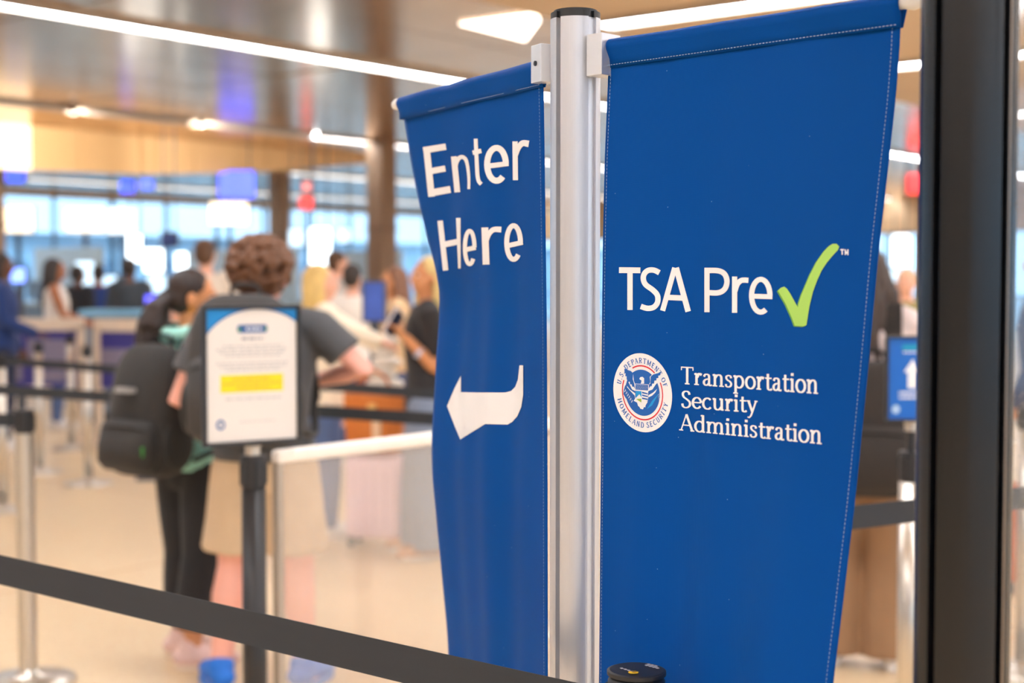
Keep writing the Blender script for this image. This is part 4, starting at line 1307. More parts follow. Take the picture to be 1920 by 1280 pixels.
# pale grey check-in desks along the far windows
m_desk = mat('desk_grey_blue', (178, 200, 214), rough=.5)
m_dark = mat('desk_dark', (104, 124, 144), rough=.5)
for i, (px, Y, w_) in enumerate(((60, 27, 2.2), (330, 29, 1.2), (470, 28, 1.0), (640, 30, 2.0))):
    c = at(px, 525, Y)
    names = ('under the cream shop window', 'under the navy square sign', 'under the large blue screen', 'right of the square column')
    t = thing('check_in_desk', 'grey blue check-in desk ' + names[i], 'desk', (c.x, c.y, 0), -AX)
    obj('desk_body', new_box((0, 0, .5), (w_, .7, 1.0)), m_dark, t)
    obj('desk_top', new_box((0, 0, 1.03), (w_ + .1, .8, .06)), m_desk, t)
    obj('back_panel', new_box((0, .8, 1.05), (w_, .08, 2.1)), m_desk, t)
    obj('monitor', new_box((.2, -.05, 1.28), (.5, .06, .34)), m_dark, t)
    obj('monitor_stand', new_box((.2, -.03, 1.09), (.08, .05, .08)), m_dark, t)
# ------------------------------------------------------------------ people
SKIN = {'light': (236, 178, 150), 'pink': (240, 176, 158), 'tan': (214, 146, 98), 'brown': (168, 104, 64), 'dark': (104, 66, 46)}
def skin_mat(k): return mat('skin_' + k, SKIN[k], rough=.5, var=.05, scale=12)
def cloth_mat(name, rgb): return mat('cloth_' + name, rgb, rough=.85, var=.10, scale=14, bump=.25, bscale=40, sheen=.1)
def hair_mat(name, rgb, bump=.6): return mat('hair_' + name, rgb, rough=.5, var=.45, scale=26, bump=bump, bscale=60, stretch=(1, 1, .35))

def hand(bm, w, d, up, side, curl=.5):
    d = d.normalized(); lat = d.cross(up).normalized(); up = lat.cross(d).normalized()
    rot = Matrix((lat, d, up)).transposed()
    ellipsoid(bm, w + d * .045, (.040, .055, .017), rot, 12, 8)
    for i, (o, L_) in enumerate(((-.030, .060), (-.010, .074), (.010, .070), (.029, .054))):
        b = w + d * .082 + lat * o
        m1 = b + d * L_ * .5 - up * L_ * .25 * curl
        m2 = m1 + d * L_ * .35 * (1 - curl * .8) - up * L_ * .5 * curl
        tube(bm, [b - d * .02, b, m1, m2], [.009, .009, .0082, .0068], 8)
    tb = w + d * .025 + lat * side * .032
    tube(bm, [tb, tb + d * .03 + lat * side * .018 - up * .008, tb + d * .062 + lat * side * .012 - up * .018], [.012, .0105, .008], 8)

class Person:
    def __init__(self, label, px, py_feet, top_z, phi, bulk=1.0, voxel=.012, loc=None, local_h=1.725, group=None):
        self.loc = on_floor(px, py_feet) if loc is None else Vector(loc)
        self.k = top_z / local_h
        self.phi = math.radians(phi)
        self.t = thing('person', label, 'person', self.loc, -self.phi, group)
        self.t.scale = (self.k * bulk, self.k * bulk, self.k)
        self.bulk, self.vox = bulk, voxel
    def local(self, P):
        v = Vector(P) - self.loc
        v = Matrix.Rotation(self.phi, 3, 'Z') @ v
        return Vector((v.x / self.k / self.bulk, v.y / self.k / self.bulk, v.z / self.k))
    def pixel(self, px, py, dY=0.0):
        return self.local(at(px, py, self.loc.y + dY))
    def build(self, skin='light', top=('grey', (90, 90, 92)), sleeve='long', bottom=('black', (30, 30, 32)), leg='slim', hem=.09,
              shoe=('white', (225, 220, 215)), hair=('brown', (90, 60, 36)), style='short', head_yaw=0.0, head_pitch=0.0, arms=None, feet=None,
              torso_gap=.016, top_hem=.84, sole=None, lean=0.0):
        t, vx = self.t, self.vox
        near_ = vx < .014
        sk = skin_mat(skin)
        arms = arms or {}
        feet = feet or ((-.10, 0.0, 0), (.10, 0.02, 0))           # x, y, toe-out degrees
        S = lambda s: Vector((s * .185, 0, 1.405))
        AR = {}
        for s in (-1, 1):
            AR[s] = arms.get(s) or (Vector((s * .235, -.02, 1.12)), Vector((s * .22, .10, .88)))
        stations = [(.79, 0, 0, .11, .09), (.86, 0, 0, .155, .108), (.94, 0, -.004, .16, .11), (1.05, 0, .0, .132, .098), (1.16, 0, .006, .142, .104), (1.27, 0, .008, .162, .112), (1.36, 0, 0, .165, .10), (1.42, 0, -.006, .13, .076), (1.455, 0, -.008, .075, .06)]
        # --- body
        bm = bmesh.new()
        loft(bm, stations)
        tube(bm, [(0, -.012, 1.42), (0, -.006, 1.49), (0, .004, 1.55)], [.058, .052, .052], 14)
        hb = bmesh.new()
        ellipsoid(hb, (0, -.010, 1.628), (.074, .093, .090))
        ellipsoid(hb, (0, .028, 1.575), (.058, .062, .080))
        ellipsoid(hb, (0, .048, 1.528), (.036, .036, .028))
        tube(hb, [(0, .092, 1.605), (0, .108, 1.580), (0, .100, 1.572)], [.010, .013, .012], 8)
        ellipsoid(hb, (0, .088, 1.545), (.024, .010, .008), None, 10, 6)
        ellipsoid(hb, (0, .086, 1.626), (.050, .014, .010), None, 10, 6)
        for s in (-1, 1):
            ellipsoid(hb, (s * .076, -.004, 1.588), (.011, .022, .033), Matrix.Rotation(s * .35, 3, 'Z'), 10, 8)
        pivot = Vector((0, -.005, 1.50))
        RH = Matrix.Translation(pivot) @ Matrix.Rotation(-math.radians(head_yaw), 4, 'Z') @ Matrix.Rotation(math.radians(head_pitch), 4, 'X') @ Matrix.Translation(-pivot)
        self.RH = RH
        bmesh.ops.transform(hb, matrix=RH, verts=hb.verts)
        me_ = bpy.data.meshes.new('tmp'); hb.to_mesh(me_); hb.free(); bm.from_mesh(me_); bpy.data.meshes.remove(me_)
        for s in (-1, 1):
            e, w = AR[s]
            tube(bm, [S(s) - Vector((s * .04, 0, -.01)), S(s), S(s) + (e - S(s)) * .5, e, e + (w - e) * .35, w], [.055, .054, .045, .037, .039, .027], 12)
            hd_up = Vector((0, 0, 1)) if abs((w - e).normalized().z) < .8 else Vector((-s, 0, 0))
            hand(bm, w, (w - e), hd_up, -s if (w - e).normalized().z < -.8 else -s, .6)
            fx, fy, to = feet[0 if s < 0 else 1]
            hip, ank = Vector((s * .085, 0, .86)), Vector((fx, fy - .02, .085))
            kn = (hip + ank) / 2 + Vector((0, .025, .01))
            tube(bm, [hip, hip + (kn - hip) * .5, kn, kn + (ank - kn) * .3 + Vector((0, -.015, 0)), kn + (ank - kn) * .75, ank], [.088, .074, .054, .057, .042, .037], 14)
            dr = Vector((math.sin(math.radians(to)), math.cos(math.radians(to)), 0))
            tube(bm, [ank - dr * .025 + Vector((0, 0, -.03)), ank + dr * .06 + Vector((0, 0, -.045)), ank + dr * .15 + Vector((0, 0, -.062))], [.034, .034, .022], 10)
        body = blob('body', bm, sk, t, vx if not near_ else vx * .75, 3)
        # --- eyes
        for s in (-1, 1):
            bm = bmesh.new(); ellipsoid(bm, RH @ Vector((s * .030, .0815, 1.605)), (.013, .008, .008), None, 10, 6)
            ey = obj('eye', bm, mat('eye_white', (230, 228, 224), rough=.3), t, smooth=True)
            bm = bmesh.new(); ellipsoid(bm, RH @ Vector((s * .030, .0885, 1.605)), (.006, .003, .006), None, 8, 6)
            obj('iris', bm, mat('eye_dark', (40, 28, 22), rough=.2), ey, smooth=True)
        # --- top
        g = torso_gap
        bm = bmesh.new()
        loft(bm, [(top_hem, 0, 0, .162 + g, .114 + g)] + [(z, cx_, cy_, rx_ + g, ry_ + g) for z, cx_, cy_, rx_, ry_ in stations if z > top_hem + .02 and z < 1.43] + [(1.45, 0, -.008, .082 + g * .5, .066 + g * .5)])
        for s in (-1, 1):
            e, w = AR[s]
            if sleeve == 'none': continue
            if sleeve == 'short':
                tube(bm, [S(s) - Vector((s * .05, 0, -.01)), S(s), S(s) + (e - S(s)) * .40, S(s) + (e - S(s)) * .62], [.062 + g * .4, .063 + g * .5, .060 + g * .5, .062 + g * .5], 14, flat_end=True)
            else:
                tube(bm, [S(s) - Vector((s * .05, 0, -.01)), S(s), S(s) + (e - S(s)) * .5, e, e + (w - e) * .5, e + (w - e) * .94], [.060 + g * .4, .062 + g * .5, .055 + g * .5, .050 + g * .5, .047 + g * .4, .038 + g * .3], 14)
        self.top = blob('top', bm, cloth_mat(*top), t, vx, 3)
        # --- bottoms
        bm = bmesh.new()
        loft(bm, [(.78, 0, 0, .125, .105), (.86, 0, 0, .172, .124), (.94, 0, -.004, .172, .122), (1.0, 0, 0, .150, .112)])
        for s in (-1, 1):
            fx, fy, to = feet[0 if s < 0 else 1]
            hip, ank = Vector((s * .085, 0, .86)), Vector((fx, fy - .02, .085))
            kn = (hip + ank) / 2 + Vector((0, .025, .01))
            if leg == 'shorts':
                tube(bm, [hip, hip + (kn - hip) * .5, hip + (kn - hip) * .84], [.105, .108, .116], 16, flat_end=True)
            else:
                ex = {'slim': (.010, .012, .010, .014), 'regular': (.014, .020, .026, .032), 'straight': (.022, .036, .036, .042), 'wide': (.022, .038, .058, .078)}[leg]
                low = ank + Vector((0, 0, hem - .085))
                tube(bm, [hip, hip + (kn - hip) * .5, kn, kn + (low - kn) * .4, low], [.092 + ex[0], .078 + ex[1] * .8, .058 + ex[1], .055 + ex[2], .040 + ex[3]], 16, flat_end=True)
        blob('shorts' if leg == 'shorts' else 'trousers', bm, cloth_mat(*bottom), t, vx, 3)
        # --- shoes
        for s in (-1, 1):
            fx, fy, to = feet[0 if s < 0 else 1]
            dr = Vector((math.sin(math.radians(to)), math.cos(math.radians(to)), 0))
            a = Vector((fx, fy - .02, 0))
            bm = bmesh.new()
            tube(bm, [a - dr * .045 + Vector((0, 0, .062)), a + dr * .03 + Vector((0, 0, .066)), a + dr * .11 + Vector((0, 0, .050)), a + dr * .175 + Vector((0, 0, .042))], [.040, .045, .043, .032], 12)
            tube(bm, [a - dr * .01 + Vector((0, 0, .06)), a - dr * .012 + Vector((0, 0, .10))], [.044, .046], 12)
            sh = blob('shoe', bm, mat('shoe_' + shoe[0], shoe[1], rough=.6, var=.12, scale=20), t, max(vx * .7, .008), 2)
            bm = bmesh.new()
            lt = Vector((-dr.y, dr.x, 0))
            out = []
            for i in range(20):
                th = 2 * math.pi * i / 20
                q = a + dr * (.062 + .135 * math.cos(th)) + lt * (.045 + .006 * math.cos(th)) * math.sin(th)
                out.append((q.x, q.y))
            prism(bm, out, 0.0, .028)
            obj('sole', bm, mat('sole_' + (sole[0] if sole else 'pale'), sole[1] if sole else (226, 214, 200), rough=.6), sh, bevel=.006)
        # --- hair
        hm = hair_mat(*hair)
        bm = bmesh.new()
        rr = random.Random(len(bpy.data.objects))
        if style == 'curly':
            ellipsoid(bm, (0, -.030, 1.655), (.090, .102, .098))
            ellipsoid(bm, (0, -.050, 1.600), (.086, .072, .075))
            for i in range(300):
                u = Vector((rr.gauss(0, 1), rr.gauss(0, 1), rr.gauss(0, 1))).normalized()
                c = Vector((0, -.035, 1.64)) + Vector((u.x * .106, u.y * .112, u.z * .112))
                if c.y > .045 and c.z < 1.68: continue
                if c.z < 1.53: continue
                ellipsoid(bm, c, [rr.uniform(.011, .019)] * 3, None, 8, 6)
        else:
            ellipsoid(bm, (0, -.022, 1.640), (.083, .094, .088))
            ellipsoid(bm, (0, -.045, 1.595), (.078, .066, .075))
            if style == 'long':
                for i in range(26):
                    a_ = math.radians(rr.uniform(160, 380))
                    x0, y0 = .078 * math.cos(a_), -.02 + .078 * math.sin(a_)
                    ln = rr.uniform(.26, .44)
                    tube(bm, [(x0 * .8, y0, 1.66), (x0 * 1.08, y0 * 1.05, 1.58), (x0 * 1.25 + rr.uniform(-.02, .02), y0 * 1.1, 1.50), (x0 * 1.35 + rr.uniform(-.03, .03), y0 * 1.15 - .02 + rr.uniform(-.02, .02), 1.64 - ln)], [.02, .026, .026, .012], 8)
            if style == 'pony':
                for i in range(22):
                    o = Vector((rr.uniform(-.045, .045), rr.uniform(-.03, .03), 0))
                    P_ = [Vector((0, -.10, 1.60)) + o * .4, Vector((0, -.15, 1.55)) + o, Vector((rr.uniform(-.02, .02), -.165, 1.47)) + o * 1.4, Vector((rr.uniform(-.03, .03), -.165 + rr.uniform(-.03, .03), 1.40)) + o * 1.2, Vector((rr.uniform(-.02, .02), -.15, 1.30 + rr.uniform(-.03, .05))) + o * .6]
                    tube(bm, P_, [.02, .026, .028, .026, .010], 8)
        bmesh.ops.transform(bm, matrix=RH, verts=bm.verts)
        self.hair = blob('hair', bm, hm, t, vx * (.7 if style != 'curly' else .5), 2 if style != 'curly' else 0)
        if style == 'pony':
            bm = bmesh.new()
            tube(bm, [RH @ Vector((0, -.105, 1.60)), RH @ Vector((0, -.122, 1.585))], .034, 14)
            obj('hair_tie', bm, mat('hair_tie', (30, 26, 26), rough=.7), self.hair, smooth=True)
        return t

# ---- woman with ponytail
P1 = Person('person in mint hoodie and black trousers with a dark ponytail and gold earring', 366, 1243, 1.515, 36, voxel=.010)
P1.build('tan', ('mint', (164, 226, 212)), 'long', ('black', (32, 32, 35)), 'straight', .175, ('blush', (232, 198, 190)), ('black_brown', (46, 34, 30)), 'pony', 44, -4,
         arms={1: (Vector((.22, .06, 1.12)), Vector((.12, .27, 1.10))), -1: (Vector((-.22, .04, 1.13)), Vector((-.10, .26, 1.12)))},
         feet=((-.12, .05, 40), (.07, -.06, 38)), torso_gap=.028, top_hem=.86, sole=('cream', (232, 212, 190)))
# hood and earring
bm = bmesh.new()
tube(bm, catmull([(-.085, .04, 1.455), (-.11, -.05, 1.46), (-.05, -.115, 1.44), (.05, -.115, 1.44), (.11, -.05, 1.46), (.085, .04, 1.455)], 5), .034, 12)
blob('hood', bm, cloth_mat('mint', (150, 214, 198)), P1.t, .010, 2)
bm = bmesh.new()
ear = P1.RH @ Vector((.083, -.004, 1.545))
for k in range(16):
    a0, a1 = 2 * math.pi * k / 16, 2 * math.pi * (k + 1) / 16
    tube(bm, [ear + Vector((0, .013 * math.cos(a0), .013 * math.sin(a0))), ear + Vector((0, .013 * math.cos(a1), .013 * math.sin(a1)))], .0028, 6, caps=False)
obj('earring', bm, mat('gold', (222, 160, 60), rough=.25, metal=.9), P1.t, smooth=True)

# ---- curly-haired man
P2 = Person('person with curly brown hair in a grey t-shirt, khaki shorts and blue shoes', 500, 1292, 1.655, 8, bulk=1.12, voxel=.010, local_h=1.785)
P2.build('pink', ('charcoal', (80, 81, 84)), 'short', ('khaki', (206, 180, 148)), 'shorts', .5, ('bright_blue', (20, 112, 214)), ('curly_brown', (104, 66, 40)), 'curly', 4, 0,
         arms={1: (Vector((.345, .02, 1.245)), Vector((.12, .20, 1.185))), -1: (Vector((-.30, -.02, 1.12)), Vector((-.22, .22, 1.06)))},
         feet=((-.155, -.01, -35), (.125, .05, 12)), torso_gap=.022, top_hem=.90, sole=('blue', (70, 130, 210)))

# ---- backpacks
def backpack(label, person, w, dp, h, zc, y0, rgb, pocket, logo=None, patch=None, tilt=0.0, x0=0.0, strap_top=1.44, wide=1.0):
    loc = person.loc; k = person.k
    t = thing('backpack', label, 'backpack', loc, -person.phi)
    m = cloth_mat(label.split()[0] + '_pack', rgb)
    m2 = cloth_mat(label.split()[0] + '_pack_trim', tuple(int(c * .75) for c in rgb))
    def sec(bm, secs, seg=24, p=3.0):
        rings = []
        for z, cy_, rx_, ry_ in secs:
            rg = []
            for i in range(seg):
                a = 2 * math.pi * i / seg
                c, s = math.cos(a), math.sin(a)
                rg.append(bm.verts.new((x0 + rx_ * math.copysign(abs(c) ** (2 / p), c), cy_ + ry_ * math.copysign(abs(s) ** (2 / p), s), z)))
            rings.append(rg)
        for a, b in zip(rings, rings[1:]):
            for i in range(seg):
                j = (i + 1) % seg
                bm.faces.new((a[i], a[j], b[j], b[i]))
        bm.faces.new(rings[0][::-1]); bm.faces.new(rings[-1])
    zb, zt = zc - h / 2, zc + h / 2
    cy = y0 - dp / 2
    T_ = lambda z: -(z - zc) * math.tan(math.radians(tilt))
    bm = bmesh.new()
    sec(bm, [(zb, cy + T_(zb), w * .36, dp * .34), (zb + .03, cy + T_(zb), w * .46, dp * .45), (zb + h * .2, cy + T_(zb + h * .2), w * .5, dp * .5), (zb + h * .5, cy, w * .5, dp * .5), (zb + h * .8, cy + T_(zb + h * .8), w * .46, dp * .44), (zt - .04, cy + T_(zt), w * .38, dp * .34), (zt - .01, cy + T_(zt), w * .28, dp * .22), (zt, cy + T_(zt), w * .18, dp * .12)])
    main = obj('main_body', bm, m, t, smooth=True)
    sb_ = main.modifiers.new('round', 'SUBSURF'); sb_.levels = sb_.render_levels = 1
    bm = bmesh.new()
    yf = cy - dp * .46
    sec(bm, [(zb + .03, yf + T_(zb), w * .36, .02), (zb + .06, yf + T_(zb), w * .42, .045), (zb + h * pocket * .6, yf - .005 + T_(zb + h * .3), w * .42, .05), (zb + h * pocket, yf + T_(zb + h * pocket), w * .40, .035), (zb + h * pocket + .02, yf + .01 + T_(zb + h * pocket), w * .34, .015)])
    pk = obj('front_pocket', bm, m, t, smooth=True)
    bm = bmesh.new()
    tube(bm, catmull([(x0 - w * .38, yf - .02 + T_(zb + h * pocket), zb + h * pocket - .02), (x0 - w * .2, yf - .036 + T_(zb + h * pocket), zb + h * pocket - .005), (x0 + w * .2, yf - .036 + T_(zb + h * pocket), zb + h * pocket - .005), (x0 + w * .38, yf - .02 + T_(zb + h * pocket), zb + h * pocket - .02)], 5), .005, 8)
    obj('zipper', bm, m2, pk, smooth=True)
    for s in (-1, 1):
        bm = bmesh.new()
        xs = x0 + s * w * .51
        sec_z = zb + .05
        ellipsoid(bm, (xs - s * .012, cy + T_(sec_z + .08), sec_z + .08), (.026, dp * .34, .095))
        obj('side_pocket', bm, m2, t, smooth=True)
        bm = bmesh.new()
        sw = .105 * wide * (person.bulk * k)
        zt_ = strap_top * k
        pts = [(x0 + s * sw * .8, y0 - .02, zt - .07), (s * sw, y0 + .04, zt_ + .028), (s * sw * 1.05, y0 + .13, zt_ + .012), (s * sw * 1.1, y0 + .225 * person.bulk, zt_ - .10), (s * sw * 1.3, y0 + .225 * person.bulk, zt_ - .26), (s * sw * 1.75, y0 + .12, zt_ - .40), (x0 + s * w * .42, y0 - .02, zb + .06)]
        P_ = catmull(pts, 6)
        F_ = frames(P_)
        rows = []
        for i, p in enumerate(P_):
            dd = (P_[min(i + 1, len(P_) - 1)] - P_[max(i - 1, 0)]).normalized()
            lat = Vector((1, 0, 0)) - dd * dd.x
            lat.normalize()
            nn = dd.cross(lat).normalized()
            hw = .030 if i < len(P_) * .7 else .014
            rows.append([bm.verts.new(p + lat * a * hw + nn * b * .007) for a, b in ((-1, -1), (1, -1), (1, 1), (-1, 1))])
        for a, b in zip(rows, rows[1:]):
            for i in range(4):
                j = (i + 1) % 4
                bm.faces.new((a[i], a[j], b[j], b[i]))
        bm.faces.new(rows[0]); bm.faces.new(rows[-1][::-1])
        obj('shoulder_strap', bm, m2, t, smooth=False, bevel=.003)
    bm = bmesh.new()
    tube(bm, catmull([(x0 - .05, y0 - .05 + T_(zt), zt - .02), (x0 - .04, y0 - .055 + T_(zt), zt + .025), (x0 + .04, y0 - .055 + T_(zt), zt + .025), (x0 + .05, y0 - .05 + T_(zt), zt - .02)], 4), .008, 8)
    obj('carry_handle', bm, m2, t, smooth=True)
    if logo:
        bm = bmesh.new()
        for i in range(5):
            box(bm, (x0 - w * .12 + i * .018, cy - dp * .5 - .012 + T_(zb + h * .62), zb + h * .66), (.012, .03, .018))
        obj('logo_patch', bm, mat('logo_grey', logo, rough=.6), t)
    if patch:
        obj('tag_patch', new_box((x0 + w * .30, yf - .035, zb + h * .22), (.05, .03, .04)), mat('green_patch', patch, rough=.6), t, bevel=.006)
    return t
backpack('charcoal bulky backpack with a pale logo and green patch worn by the ponytailed woman', P1, .35, .20, .49, .992, -.105, (42, 40, 38), .40, (170, 168, 166), (46, 130, 40), tilt=-4)
backpack('grey tall backpack worn by the curly-haired man in shorts', P2, .40, .17, .52, 1.165, -.145, (62, 60, 59), .55, None, None, strap_top=1.435)

# ---- blonde woman reading her phone
P3 = Person('person with long blonde hair in a black top and wide jeans holding a phone', 800, 1042, 1.60, 262, voxel=.013)
el3, wr3 = P3.pixel(838, 712, -.10), P3.pixel(762, 634, -.20)
P3.build('tan', ('black_top', (40, 38, 40)), 'short', ('blue_denim', (124, 136, 158)), 'wide', .06, ('sandal_tan', (206, 150, 104)), ('blonde', (232, 192, 126)), 'long', -22, 6,
         arms={1: (P3.pixel(850, 690, .15), P3.pixel(775, 625, .05)), -1: (el3, wr3)}, feet=((-.11, 0, -10), (.12, .05, 12)))
c = at(738, 606, P3.loc.y - .20)
ph = thing('phone', 'pale phone held by the long-haired blonde woman', 'phone', c, math.radians(50))
obj('phone_body', new_box((0, 0, 0), (.078, .012, .16), Matrix.Rotation(.7, 3, 'Y')), mat('phone_shell', (226, 220, 224), rough=.3), ph, bevel=.004)
obj('phone_screen', new_box((0, -.0065, 0), (.068, .002, .145), Matrix.Rotation(.7, 3, 'Y')), mat('phone_glass', (40, 44, 60), rough=.1), ph)
obj('camera_bump', new_box((-.012, .0075, .04), (.03, .004, .03), Matrix.Rotation(.7, 3, 'Y')), m_black, ph)
bm = bmesh.new(); wv = P3.local(at(787, 662, P3.loc.y - .17)); tube(bm, [wv - Vector((0, .006, 0)), wv + Vector((0, .02, .012))], .034, 14, caps=False)
obj('wristband', bm, mat('pale_wristband', (196, 200, 222), rough=.5), P3.t)

# ---- blonde with cream sweater reaching out
P4 = Person('person with light blonde hair in a cream sweater reaching one arm forward', 608, 1010, 1.565, 78, voxel=.014)
P4.build('light', ('cream', (250, 232, 208)), 'long', ('denim', (84, 106, 150)), 'regular', .09, ('white', (225, 220, 215)), ('honey_blonde', (236, 186, 112)), 'long', 10, 5,
         arms={1: (P4.pixel(655, 622, -.2), P4.pixel(712, 640, -.25)), -1: (P4.pixel(650, 615, .2), P4.pixel(705, 645, .15))}, torso_gap=.03)
# ---- others in the hall
def passer(label, px, Y, top_z, phi, **k):
    p = at(px, 525, Y)
    P = Person(label, 0, 0, top_z, phi, voxel=.018, loc=(p.x, p.y, 0))
    P.build(**k)
    return P
passer('person with loose brown hair and a tan top beside the blue poster', 738, 10.2, 1.57, 250, skin='tan', top=('sand', (222, 186, 142)), hair=('brunette', (120, 78, 52)), style='long', bottom=('jeans_dark', (70, 84, 120)))
passer('person with short dark hair in a white shirt and grey strap facing away', 662, 11.2, 1.60, 20, skin='light', top=('white_shirt', (240, 232, 222)), hair=('near_black', (48, 38, 32)), bottom=('jeans_dark', (70, 84, 120)))
passer('person with a brown crop of hair in a pale top by the wide column', 634, 13.2, 1.75, 60, skin='light', top=('pale_grey', (214, 210, 206)), hair=('brown', (90, 60, 36)), bottom=('black', (30, 30, 32)))
passer('person with short brown hair in a cream t-shirt facing the windows', 386, 11.3, 1.80, 5, skin='light', top=('bone', (224, 210, 192)), sleeve='short', hair=('brown', (90, 60, 36)), bottom=('stone', (150, 140, 126)))
passer('person in a white sleeveless top with dark hair holding papers out', 104, 13.9, 1.69, 78, skin='brown', top=('white_top', (228, 222, 214)), sleeve='none', hair=('near_black', (48, 38, 32)), style='long', bottom=('denim', (84, 106, 150)),
       arms={1: (Vector((.23, .10, 1.14)), Vector((.14, .34, 1.06))), -1: (Vector((-.23, .10, 1.14)), Vector((-.10, .34, 1.06)))})
passer('person in a navy jacket standing by the blue white glow', 4, 12.2, 1.72, 80, skin='dark', top=('navy', (26, 56, 116)), hair=('near_black', (48, 38, 32)), style='long', bottom=('navy_trouser', (28, 40, 70)),
       arms={1: (Vector((.24, .06, 1.12)), Vector((.16, .30, 1.02)))})
passer('person in a dark grey jacket with a beige bag strap facing the windows', 244, 16.0, 1.72, 8, skin='dark', top=('slate', (62, 70, 78)), hair=('near_black', (48, 38, 32)), bottom=('black', (30, 30, 32)), torso_gap=.03)
passer('person in black with cropped hair between the bluish glare stand-ins', 147, 17.0, 1.65, 30, skin='dark', top=('black_coat', (36, 40, 48)), hair=('near_black', (48, 38, 32)), bottom=('black', (30, 30, 32)))
passer('person in a royal blue coat between the bluish glare stand-ins', 184, 17.5, 1.66, -30, skin='brown', top=('royal', (40, 66, 130)), hair=('near_black', (48, 38, 32)), bottom=('black', (30, 30, 32)))
passer('person in an olive jacket standing beyond the blue arrow notice', 1700, 10.5, 1.56, 200, skin='light', top=('olive', (142, 132, 72)), hair=('sandy', (206, 176, 136)), bottom=('stone', (150, 140, 126)), torso_gap=.03)
# ---- person in brown wide trousers seen past the banner
P14 = Person('person in wide brown trousers and white shoes with long dark hair', 1614, 1246, 1.60, 12, bulk=1.05, voxel=.011)
P14.build('light', ('blush_white', (226, 208, 204)), 'long', ('brown_khaki', (148, 112, 80)), 'wide', .05, ('white', (240, 236, 234)), ('dark_brown', (62, 48, 40)), 'long', 0, 0,
          arms={1: (Vector((.215, .03, 1.15)), Vector((.16, .28, 1.14)))}, feet=((-.11, .04, -8), (.12, 0, 10)), torso_gap=.03, sole=('white', (240, 236, 232)))
backpack('black large backpack worn by the person in wide brown trousers', P14, .34, .20, .50, .93, -.13, (44, 38, 34), .5, None, None, x0=.02)
# ---- person in navy beyond the clear sheet
P15 = Person('person in a navy jersey and grey trousers beyond the clear sheet', 1950, 1072, 1.68, 300, voxel=.013)
P15.build('tan', ('navy_jersey', (52, 62, 100)), 'long', ('ash', (108, 106, 104)), 'regular', .08, ('black', (40, 40, 42)), ('near_black', (48, 38, 32)), 'short', 0, 0)

# ------------------------------------------------------------------ luggage
def suitcase(label, p, rz, w, dp, h, rgb, m2, handle=.35, ribs=5):
    t = thing('suitcase', label, 'suitcase', (p[0], p[1], 0), rz)
    m = mat(label.split()[0] + '_shell', rgb, rough=.35, var=.03)
    obj('shell', new_box((0, 0, .05 + h / 2), (w, dp, h)), m, t, bevel=.035)
    for i in range(ribs):
        x = -w * .36 + w * .72 * i / (ribs - 1)
        obj('rib', new_box((x, 0, .05 + h / 2), (.018, dp + .012, h * .86)), m, t, bevel=.005)
    obj('zip_band', new_box((0, 0, .05 + h / 2), (w + .006, .02, h + .006)), m2, t, bevel=.03)
    for sx_ in (-1, 1):
        for sy_ in (-1, 1):
            bm = bmesh.new(); tube(bm, [(sx_ * w * .4 - .012, sy_ * dp * .36, .025), (sx_ * w * .4 + .012, sy_ * dp * .36, .025)], .0245, 14, caps=False)
            wh = obj('wheel', bm, m_black, t)
            obj('wheel_fork', new_box((sx_ * w * .4, sy_ * dp * .36, .046), (.034, .03, .03)), m_black, wh)
    bm = bmesh.new()
    for sx_ in (-1, 1): box(bm, (sx_ * w * .24, dp * .3, .05 + h + handle / 2), (.014, .010, handle))
    box(bm, (0, dp * .3, .05 + h + handle), (w * .48 + .03, .024, .026))
    obj('telescopic_handle', bm, m_steel, t)
    obj('carry_handle', new_box((0, 0, .05 + h + .012), (.16, .03, .022)), m, t, bevel=.008)
    return t
pk_ = on_floor(710, 1022)
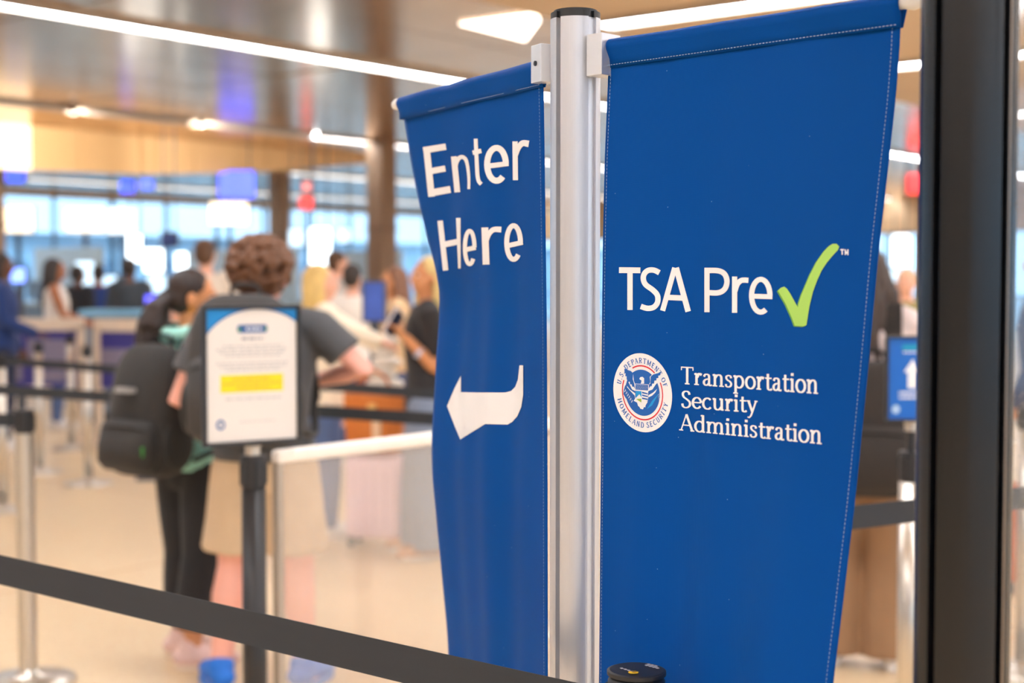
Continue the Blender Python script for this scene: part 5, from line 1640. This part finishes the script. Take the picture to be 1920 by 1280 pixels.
suitcase('pink ribbed suitcase standing under the orange leather tote', pk_, math.radians(-12), .335, .20, .45, (238, 208, 218), mat('pink_zip', (210, 180, 192), rough=.5), handle=.12)
og = on_floor(1922, 1104)
suitcase('orange and black suitcase beside the person in navy', og, math.radians(10), .34, .22, .44, (196, 96, 48), m_black, handle=.3)
# tote resting on the pink case
tz = .526
tt = thing('tote_bag', 'orange tan leather tote resting on the pink suitcase', 'bag', (pk_.x - .01, pk_.y - .035, tz), math.radians(-12))
m_lea = mat('tan_leather', (206, 116, 42), rough=.4, var=.12, scale=7, bump=.2, bscale=50)
bm = bmesh.new()
hexa(bm, [(-.15, -.07, 0), (.15, -.07, 0), (.15, .07, 0), (-.15, .07, 0)], [(-.18, -.045, .33), (.18, -.045, .33), (.18, .045, .33), (-.18, .045, .33)])
obj('bag_body', bm, m_lea, tt, bevel=.02)
obj('front_panel', new_box((0, -.068, .12), (.22, .02, .18), Matrix.Rotation(-.075, 3, 'X')), m_lea, tt, bevel=.008)
obj('clasp', new_box((.0, -.068, .245), (.05, .02, .05)), mat('brass', (236, 190, 120), rough=.3, metal=.6), tt, bevel=.006)
obj('pale_tag', new_box((.03, -.085, .12), (.05, .012, .16)), mat('pale_leather', (232, 196, 160), rough=.6), tt, bevel=.004)
for sy_ in (-1, 1):
    bm = bmesh.new(); tube(bm, catmull([(-.10, sy_ * .047, .28), (-.08, sy_ * .05, .40), (0, sy_ * .05, .45), (.08, sy_ * .05, .40), (.10, sy_ * .047, .28)], 6), .009, 8)
    obj('carry_strap', bm, m_lea, tt, smooth=True)
# quilted white jacket bundled on the tote
jz = tz + .335
jt = thing('puffer_jacket', 'white quilted jacket bundled on top of the leather tote', 'jacket', (at(722, 680, pk_.y).x, pk_.y - .02, jz))
m_puff = cloth_mat('white_quilt', (240, 232, 220))
for i, (dx, r_, hh) in enumerate(((.0, .105, .04), (-.01, .08, .036), (.012, .085, .036), (-.006, .072, .032), (.01, .068, .030))):
    bm = bmesh.new(); ellipsoid(bm, (dx, 0, .038 + .060 * i), (r_, r_ * .7, hh))
    obj('quilted_roll', bm, m_puff, jt, smooth=True)
